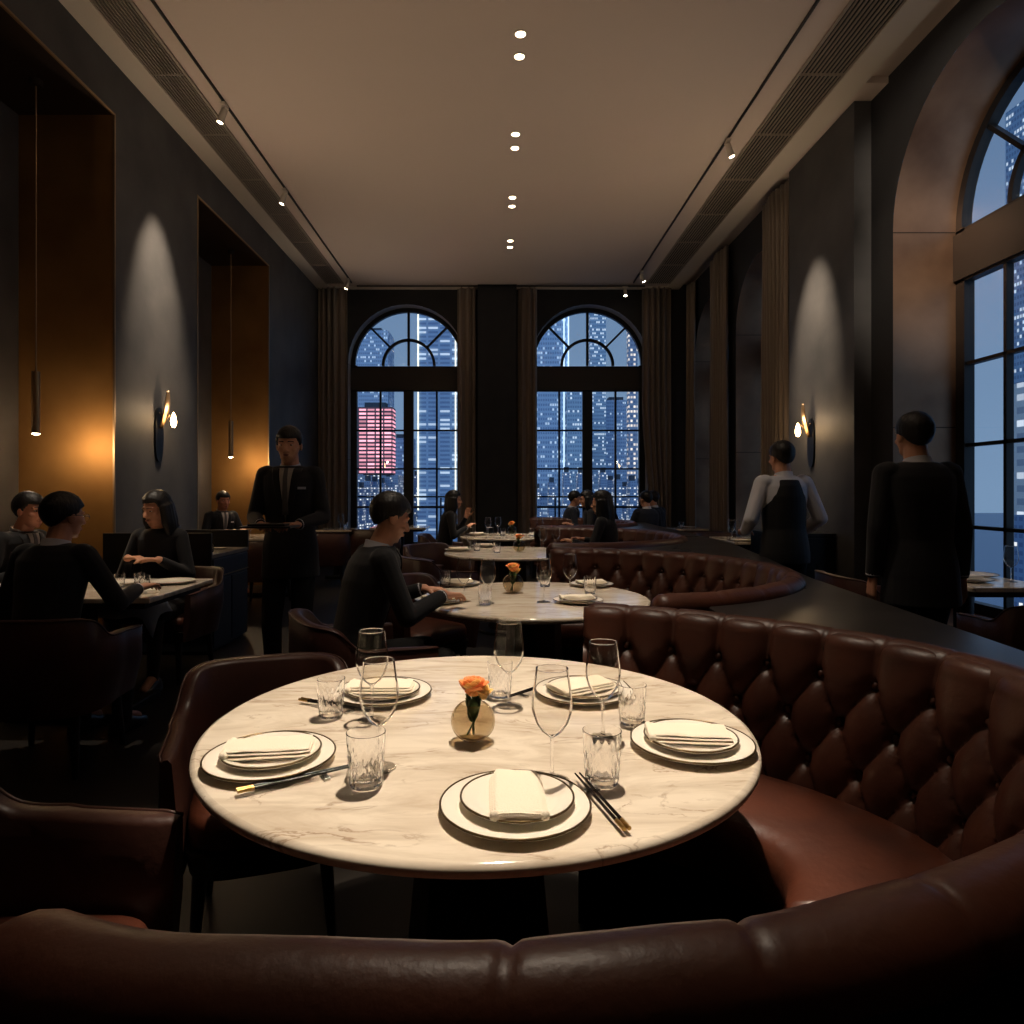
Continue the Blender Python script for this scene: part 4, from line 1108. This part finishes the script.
    if top == 'vest':
        g = MB(); torso(g, .006, z_hi=1.08); sleeves(g, .012, .02); remeshed(g, 'shirt', shirt_m, t, vox, 3)
        g = MB(); rr = []
        for z, rx, ry in st:
            if z < .50 or z > 1.06: continue
            k = 1 if z < .9 else (.86 if z < .95 else (.72 if z < 1.02 else .70))
            rr.append([V(((rx * w * k + .016) * math.cos(2 * PI * j / 28), ly(z) + (ry + .018) * math.sin(2 * PI * j / 28), z + Zp)) for j in range(28)])
        rr.insert(0, [p + V((0, 0, -.07)) for p in rr[0]]); g.loft(rr); remeshed(g, 'waistcoat', vest_m, t, vox, 3)
    if top != 'dress' and top != 'knit':
        # shirt collar
        g = MB(); c = nk + V((0, -.002, -.002)); rings = []
        for z, r_ in ((-.040, .082), (-.015, .068), (.012, .0625), (.012, .0575), (-.02, .058)):
            rings.append([c + V((r_ * math.cos(2 * PI * j / 28), r_ * math.sin(2 * PI * j / 28) * 1.02, z - .016 * math.sin(2 * PI * j / 28))) for j in range(28)])
        g.loft(rings, cap=False); g.build('collar', shirt_m, t, smooth=60)
        # shirt front, tie, lapels follow the chest
        zs = [.70, .80, .92, 1.00, 1.045, 1.072]
        def chest(z, inf):
            for (z0, a0, b0), (z1, a1, b1) in zip(st[:-1], st[1:]):
                if z0 <= z <= z1:
                    f = (z - z0) / (z1 - z0); return (a0 + (a1 - a0) * f) * w + inf, (b0 + (b1 - b0) * f) + inf
            return st[-1][1], st[-1][2]
        def patch(nm, mm, zl, zh, wl, wh, off, xc0=0, xc1=0):
            g = MB(); rr = []
            for i in range(11):
                f = i / 10; z = zl + (zh - zl) * f; a, b = chest(z, (.020 if top == 'vest' else .015) + off); hw = wl + (wh - wl) * f; xc = xc0 + (xc1 - xc0) * f
                row = []
                for j in range(7):
                    x = xc + hw * (j / 3 - 1); row.append(V((x, ly(z) + b * math.sqrt(max(.05, 1 - (x / a) ** 2)), z + Zp)))
                rr.append(row)
            g.loft(rr, closed=False); g.build(nm, mm, t, smooth=180, solid=.004)
        patch('shirt_front', shirt_g if top != 'vest' else shirt_m, .72, 1.062, .006, .052, .002)
        patch('tie', tie_m, .76, 1.062, .020, .012, .007)
        if top in ('suit', 'navy'):
            patch('lapel', suit_m if top == 'suit' else navy_m, .70, 1.06, .012, .026, .006, -.012, -.072); patch('lapel', suit_m if top == 'suit' else navy_m, .70, 1.06, .012, .026, .006, .012, .072)
            patch('pocket_square', shirt_m, .925, .94, .024, .024, .006, -.10, -.10)
            for s in (-1, 1):
                g = MB(); d = (wr[s] - el[s]).normalized(); g.tube([wr[s] - d * .035, wr[s] - d * .008], [.036, .034], 16)
                g.build('shirt_cuff', shirt_m, t, smooth=60)
    g = MB()
    torso(g, .010 if not female else .006, z_hi=.60)
    for s in (-1, 1):
        g.cap(hip[s], kn[s], .090, .066)
        if female and sit: continue
        g.cap(kn[s], an[s] + V((0, 0, -.015)), .066, .050)
    if female and sit: g.cap(kn[-1], kn[1], .062, .062)
    remeshed(g, 'skirt' if female and sit else 'trousers', trouser_m, t, vox * 1.3, 3)
    if female and sit:
        for s in (-1, 1):
            g = MB(); g.cap(kn[s], an[s], .058, .038); remeshed(g, 'stocking', stocking_m, t, .009, 2)
    for s in (-1, 1):
        g = MB(); a = an[s]; rr = []
        for y, hw, z1 in ((-.085, .020, .045), (-.07, .034, .075), (-.03, .040, .10), (.03, .040, .095), (.09, .046, .062), (.15, .044, .045), (.19, .030, .034), (.205, .012, .022)):
            rr.append([V((a.x + hw * c_, a.y + y, a.z - .09 + zz * z1)) for c_, zz in ((-1, 0), (-1, .4), (-.75, .85), (0, 1), (.75, .85), (1, .4), (1, 0), (0, 0))])
        g.loft(rr); g.build('shoe', shoe_m, t, smooth=60)
    return t

TR_Z = .76
# left table
person('person in dark suit and glasses seated with back to us at left table', (-2.25, 3.32, .0), -.10, True, .10, (-.35, -.1), 'suit', LH=(-.22, .36, .80), RH=(.24, .40, .81), glasses=True, fr=(.1, 1, .1))
person('person with long dark hair in black, hands raised over the left table', (-2.43, 4.92, .0), PI + .04, True, .08, (-.42, -.22), 'knit', LH=(-.10, .30, .87), RH=(.13, .27, .88), hair='bob', female=True, fl=(.8, .5, .12), fr=(-.85, .4, .1), curl=.35)
person('person in dark jacket and pale shirt at far left, hand at chin', (-3.34, 4.55, .0), -PI / 2 + .15 - .3, True, .14, (.0, -.1), 'suit', LH=(-.10, .34, 1.02), RH=(.12, .33, .83), skin=skin_r, poleL=(-.3, 0, -1), fl=(.3, .2, 1), lf=[(-.12, .40, .10), (.12, .40, .10)])
# niche table
person('person in dark jacket facing us at the farther niche table', (-3.66, 8.85, .0), -PI / 2 - .75, True, .08, (0, -.12), 'suit', LH=(-.15, .36, .82), RH=(.15, .36, .82), near=False, skin=skin_r)
# waiter
person('person in black suit and tie standing and holding a tray, waiter at left', (-1.37, 4.46, 0), PI + .05, False, .01, (0, -.12), 'suit', LH=(-.115, .27, 1.135), RH=(.115, .27, 1.135), fl=(.45, .9, .05), fr=(-.45, .9, .05), curl=.45, scale=1.0, legs=[(-.095, -.01, .09), (.10, .03, .09)])
t = thing('tray', 'dark flat tray held in both hands by the waiter in the suit', 'tray', (-1.37, 4.06, 1.130))
MB().box((0, 0, 0), (.30, .20, .012)).build('board', menu_m, t, bevel=.003); MB().box((0, 0, .012), (.22, .15, .012)).build('menu_folder', black_metal, t, bevel=.002)
# man at second table
person('person in black suit with short dark hair eating at the second table', (-.72, 3.25, .0), face(-.72, 3.25, .25, 3.70), True, .14, (.05, -.38), 'suit', LH=(-.14, .42, .83), RH=(.12, .44, .83), fl=(.5, .85, -.05), fr=(-.5, .85, -.05), lf=[(-.13, .38, .10), (.13, .38, .10)])
# woman at fourth table
person('person with dark shoulder length hair seated in profile by the left window', (-.74, 9.0, .0), -PI / 2 + .15, True, .10, (0, -.05), 'knit', LH=(-.05, .32, .98), RH=(.10, .32, .86), hair='bob', female=True, near=False, poleL=(-.2, 0, -1), fl=(0, .3, 1))
# third booth
person('person with long dark hair seen from behind in the third booth', (1.16, 6.95, .0), PI / 2 - .45, True, .06, (.1, -.1), 'dress', LH=(-.18, .35, .82), RH=(.18, .35, .82), hair='long', female=True, near=False)
# farthest booth
person('person in navy jacket seated in profile before the right window', (1.10, 10.75, .0), -PI / 2, True, .08, (0, -.1), 'navy', LH=(-.15, .34, .84), RH=(.15, .34, .84), near=False)
person('person with dark hair facing the navy jacket diner before right window', (1.42, 9.85, .0), PI / 2, True, .08, (0, -.15), 'knit', LH=(-.15, .34, .84), RH=(.15, .34, .84), hair='bob', near=False, female=True)
person('person mostly hidden behind the window booth diners, short hair', (1.75, 11.45, .0), PI, True, .06, (.2, 0), 'suit', near=False)
person('person in navy jacket with back to us, left one by corner curtain', (2.22, 9.95, .0), .3, True, .05, (.3, 0), 'navy', near=False, LH=(-.15, .34, .84), RH=(.15, .34, .84))
person('person with brown hair beside the navy jacket by the corner curtain', (2.52, 10.75, .0), .5, True, .05, (.3, 0), 'navy', near=False, hairm=hair_b, LH=(-.15, .34, .84), RH=(.15, .34, .84))
# waiters on the right
person('person in black waistcoat and white shirt, waiter seen from behind', (2.06, 4.85, 0), .10, False, .02, (.15, -.1), 'vest', LH=(-.20, .22, 1.08), RH=(.22, .20, 1.06), scale=.965, fl=(.3, .9, 0), fr=(-.3, .9, 0))
person('person in black suit walking away at right beside the window', (2.14, 3.42, 0), -.05, False, .03, (.05, -.05), 'suit', scale=.99, legs=[(-.10, -.14, .13), (.10, .16, .09)])
# napkin on the lap of the woman at left
g = MB(); rr = []
for i in range(13):
    u = i / 12; row = []
    for j in range(9):
        v = j / 8; x = -2.62 + .42 * u; y = 4.30 + .26 * v
        z = .655 - .10 * max(0, abs(u - .5) - .32) / .18 * 1.2 - .12 * max(0, .3 - v) / .3 + .008 * math.sin(11 * u + 5 * v)
        row.append(V((x, y, z)))
    rr.append(row)
g.loft(rr, closed=False); tag(g.build('lap_napkin', blanket_m, smooth=180, solid=.006), 'pale blue grey napkin over the lap of the long haired diner at left', 'napkin')

# ------------------------------------------------------------------ city outside
struct(MB().box2((-1500, 13.2, -62), (1500, 1800, -60)).build('ground', mat('harbour_water', lin(120, 150, 180), .35, bump=.3, bscale=.05)))
TM = {  # bluish walls have the dusk haze mixed into their base colour
 'pink': tower_mat('pink_lit_facade', lin(90, 50, 70), (1.0, .36, .44), 5.0, 2.3, .25, 1.7, bands=True),
 'blue': tower_mat('haze_blue_facade', lin(150, 184, 220), (.75, .90, 1.0), 1.5, 3.0, .86, .5),
 'dense': tower_mat('bright_office_facade', lin(150, 184, 214), (.85, .95, 1.0), 1.4, 2.6, .78, .6),
 'bands': tower_mat('banded_facade', lin(130, 166, 206), (.80, .92, 1.0), 7.0, 2.6, .80, .5, bands=True),
 'warm': tower_mat('warm_dotted_facade', lin(140, 160, 190), (1.0, .82, .62), 1.8, 2.8, .64, 1.0),
 'pale': tower_mat('pale_grid_facade', lin(225, 228, 226), (.9, .95, 1.0), 3.2, 3.0, .70, .6),
 'low': tower_mat('low_block_facade', lin(120, 152, 190), (.95, .93, .85), 1.3, 1.5, .80, .9),
}
strip_m = mat('light_strip', (1, .9, .7), .5, emit=(1.0, .88, .62), estr=1.3)
strip_b = mat('cool_light_strip', (.8, .9, 1), .5, emit=(.75, .92, 1.0), estr=1.0)
roof_m = mat('tower_roof', lin(50, 66, 84), .7)
def tower(label, xc, y, w, z1, m, d=None, z0=-60, strips=(), group=None, rz=0.0, ssm=None):
    d = d or w
    t = thing('office_tower', label, 'building', (xc, y, z0), rz, group)
    h = z1 - z0
    o = MB().box((0, d / 2, h / 2), (w, d, h)).build('facade', TM[m], t)
    MB().box((0, d / 2, h + 1.5), (w * .6, d * .6, 3)).build('roof_plant', roof_m, t)
    for u in strips: MB().box((u * w, -.5, h * .64), (.8, 1, h * .72)).build('light_strip', ssm or strip_m, t)
K = 400 / F
px2 = lambda px, D=400: (px - VX) * D / F
pz = lambda py, D=400: CH + (VY - py) * D / F
tower('short wide tower glowing pink and red in the left window', px2(374.5), 400, 36 * K, pz(407), 'pink', d=12, z0=pz(474))
tower('darker podium block beneath the pink glowing tower', px2(374), 404, 46 * K, pz(475), 'low', d=30)
tower('tall banded office tower with warm edge strips in the left window', px2(438), 400, 42 * K, pz(296), 'bands', strips=(-.47, .42))
tower('slim blue tower behind the pink one at far left', px2(368, 520), 520, 40 * 520 / F, pz(330, 520), 'blue')
tower('blue office tower between pink tower and window mullion', px2(402, 480), 480, 22 * 480 / F, pz(438, 480), 'blue')
tower('wide blue tower at the left side of the right window', px2(552, 430), 430, 34 * 430 / F, pz(285, 430), 'blue', strips=(.35, .48), ssm=strip_b)
tower('bright dense office tower left of the right window mullion', px2(577, 400), 400, 20 * K, pz(392), 'dense')
tower('tall slender tower with small lights behind the right window', px2(598, 470), 470, 16 * 470 / F, pz(270, 470), 'dense')
tower('warm dotted narrow tower at right of the right window', px2(633), 400, 9 * K, pz(318), 'warm')
tower('hazy blue tower right of the right window mullion', px2(617, 560), 560, 24 * 560 / F, pz(400, 560), 'blue')
random.seed(11)
for i in range(16):
    D = 330 + 12 * i; px = 345 + 7.1 * i
    tower('low waterfront block with lit windows, seen through the left window', px2(px, D), D, 6.6 * D / F, pz(480 + random.uniform(-6, 9), D), 'low', d=9, group='low waterfront blocks behind the left window')
for i in range(16):
    D = 330 + 12 * ((i * 7) % 16); px = 530 + 7.4 * i
    tower('low waterfront block with lit windows, seen through the right window', px2(px, D), D, 7 * D / F, pz(480 + random.uniform(-8, 9), D), 'low', d=9, group='low waterfront blocks behind the right window')
# seen through the right near window
tower('pale gridded tower beyond the right near window', 133, 150, 26, 26, 'pale', d=10)
tower('tall teal glass tower beyond the right near window', 220, 250, 34, 152, 'dense', d=20, strips=(-.3, .1), ssm=strip_b)
tower('low lit block at the foot of the right near window', 103, 110, 24, -3, 'low', d=9)
# balcony rail outside the end windows
t = thing('balcony_rail', 'dark balcony rail outside the two far windows', 'railing', (0, 13.0, 0))
for z in (1.22, 1.03): MB().box((0, 0, z), (7, .035, .03)).build('rail', black_metal, t)
for x in (-3.2, -1.1, 1.1, 3.2): MB().box((x, 0, .6), (.03, .03, 1.2)).build('post', black_metal, t)
struct(MB().box2((-5, YE + .6, -.1), (5, 13.2, 0)).build('balcony_floor', charcoal2))

# ------------------------------------------------------------------ light
def spot(name, loc, tgt, e, deg, blend=.4, size=.03, c=(1, .84, .66)):
    l = bpy.data.lights.new(name, 'SPOT'); l.energy = e; l.spot_size = math.radians(deg); l.spot_blend = blend; l.shadow_soft_size = size; l.color = c
    o = bpy.data.objects.new(name, l); col.objects.link(o); o.location = loc
    o.rotation_euler = (Vector(tgt) - Vector(loc)).to_track_quat('-Z', 'Y').to_euler()
def point(name, loc, e, c=(1, .70, .42), size=.03):
    l = bpy.data.lights.new(name, 'POINT'); l.energy = e; l.color = c; l.shadow_soft_size = size
    o = bpy.data.objects.new(name, l); col.objects.link(o); o.location = loc
spot('downlight_beam', (.18, 2.45, 4.97), (.02, 1.75, .75), 900, 24, .45, .025)
spot('downlight_beam', (.18, 2.7, 4.97), (.5, 1.9, .6), 200, 60, .9, .03)
spot('downlight_beam', (.18, 4.18, 4.97), (.25, 3.8, .75), 420, 20, .5, .03)
spot('downlight_beam', (.18, 3.9, 4.97), (.7, 4.2, .5), 130, 60, .9, .03)
spot('downlight_beam', (.18, 6.92, 4.97), (.15, 6.55, .75), 420, 20, .5, .03)
spot('downlight_beam', (.18, 7.2, 4.97), (.7, 7.0, .5), 110, 60, .9, .03)
spot('downlight_beam', (.18, 8.68, 4.97), (.12, 8.85, .75), 380, 19, .5, .03)
spot('downlight_beam', (.18, 8.42, 4.97), (.7, 9.3, .5), 110, 60, .9, .03)
spot('downlight_beam', (.18, 9.88, 4.97), (.2, 10, 0), 110, 60, .9, .03)
spot('track_beam', (-2.62, 6.35, 4.80), (-3.25, 6.46, 2.9), 680, 38, 1, .03, (1, .80, .58))
spot('track_beam', (2.45, 7.0, 4.80), (3.34, 7.12, 2.9), 620, 34, 1, .03, (1, .80, .58))
spot('track_beam', (-2.5, 4.3, 4.85), (-2.55, 4.15, .75), 330, 26, .6, .03)
spot('track_beam', (-2.5, 8.15, 4.80), (-2.8, 8.7, .75), 130, 30, .6, .03)
spot('track_beam', (2.42, 4.6, 4.85), (3.15, 4.6, .75), 110, 22, .6, .03)
spot('track_beam', (2.42, 8.0, 4.85), (2.95, 8.1, .75), 80, 22, .6, .03)
spot('track_beam', (-2.4, 11.2, 4.85), (-1.6, 11.0, .75), 60, 22, .6, .03)
point('sconce_glow', (XL + .22, 6.45, 2.11), 4); point('sconce_glow', (XR - .22, 7.18, 2.08), 4)
for y, x in ((5.23, -3.58), (8.97, -3.55)):
    point('pendant_glow', (x, y, NZ - 2.80), 13, (1, .70, .40), .03)
# added spots without fixtures of their own, to brighten the ceiling
spot('ceiling_fill', (-3.0, .4, 2.5), (-1.3, 2.2, 5), 135, 110, 1, .06, (1, .78, .56))
spot('ceiling_fill', (3.1, .4, 2.5), (1.3, 2.2, 5), 135, 110, 1, .06, (1, .78, .56))
spot('pier_ceiling_fill', (XL + .16, 6.45, 2.36), (-1.0, 6.2, 5), 72, 120, 1, .05, (1, .78, .56))  # added ceiling fill, set just above the sconce
spot('pier_ceiling_fill', (XR - .16, 7.18, 2.33), (1.0, 7.4, 5), 72, 120, 1, .05, (1, .78, .56))  # same added fill on the right pier
spot('ceiling_fill', (-3.0, 10.6, 2.3), (-.8, 9.8, 5), 62, 110, 1, .05, (1, .80, .60))
spot('track_beam', (2.42, 3.3, 4.85), (3.9, 5.98, 3.3), 420, 30, 1, .03)  # added spot out of view, brightens the bronze window lining
spot('track_beam', (2.42, 3.0, 4.85), (3.8, 5.9, 4.3), 300, 26, 1, .03)  # second added spot, for the upper part of the lining
# added sun lamp that brightens the towers, low and from behind the building
l = bpy.data.lights.new('tower_fill', 'SUN'); l.energy = .7; l.angle = .5; l.color = (.72, .86, 1.0)
o = bpy.data.objects.new('tower_fill', l); col.objects.link(o); o.rotation_euler = Vector((.22, 1, -.12)).to_track_quat('-Z', 'Y').to_euler()
w = bpy.data.worlds.new('dusk'); sc.world = w; w.use_nodes = True
N = w.node_tree.nodes; L = w.node_tree.links; bg = N['Background']
tc = N.new('ShaderNodeTexCoord'); sp = N.new('ShaderNodeSeparateXYZ'); L.new(tc.outputs['Generated'], sp.inputs[0])
r = N.new('ShaderNodeValToRGB'); L.new(sp.outputs[2], r.inputs[0])
e = r.color_ramp.elements; e[0].position = 0; e[0].color = (*lin(122, 148, 178), 1); e[1].position = .6; e[1].color = (*lin(86, 112, 148), 1)
L.new(r.outputs[0], bg.inputs[0]); bg.inputs[1].default_value = 1.15
# ------------------------------------------------------------------ camera
cam = bpy.data.cameras.new('camera'); co = bpy.data.objects.new('camera', cam); col.objects.link(co)
co.location = (0, 0, CH); co.rotation_euler = (PI / 2, 0, 0)
cam.sensor_fit = 'HORIZONTAL'; cam.sensor_width = 36; cam.lens = 36 * F / 1024
cam.shift_x = (512 - VX) / 1024; cam.shift_y = -(512 - VY) / 1024; cam.clip_start = .05; cam.clip_end = 3000
sc.camera = co
sc.view_settings.view_transform = 'Standard'; sc.view_settings.look = 'None'; sc.view_settings.gamma = 1
sc.view_settings.exposure = 0.0
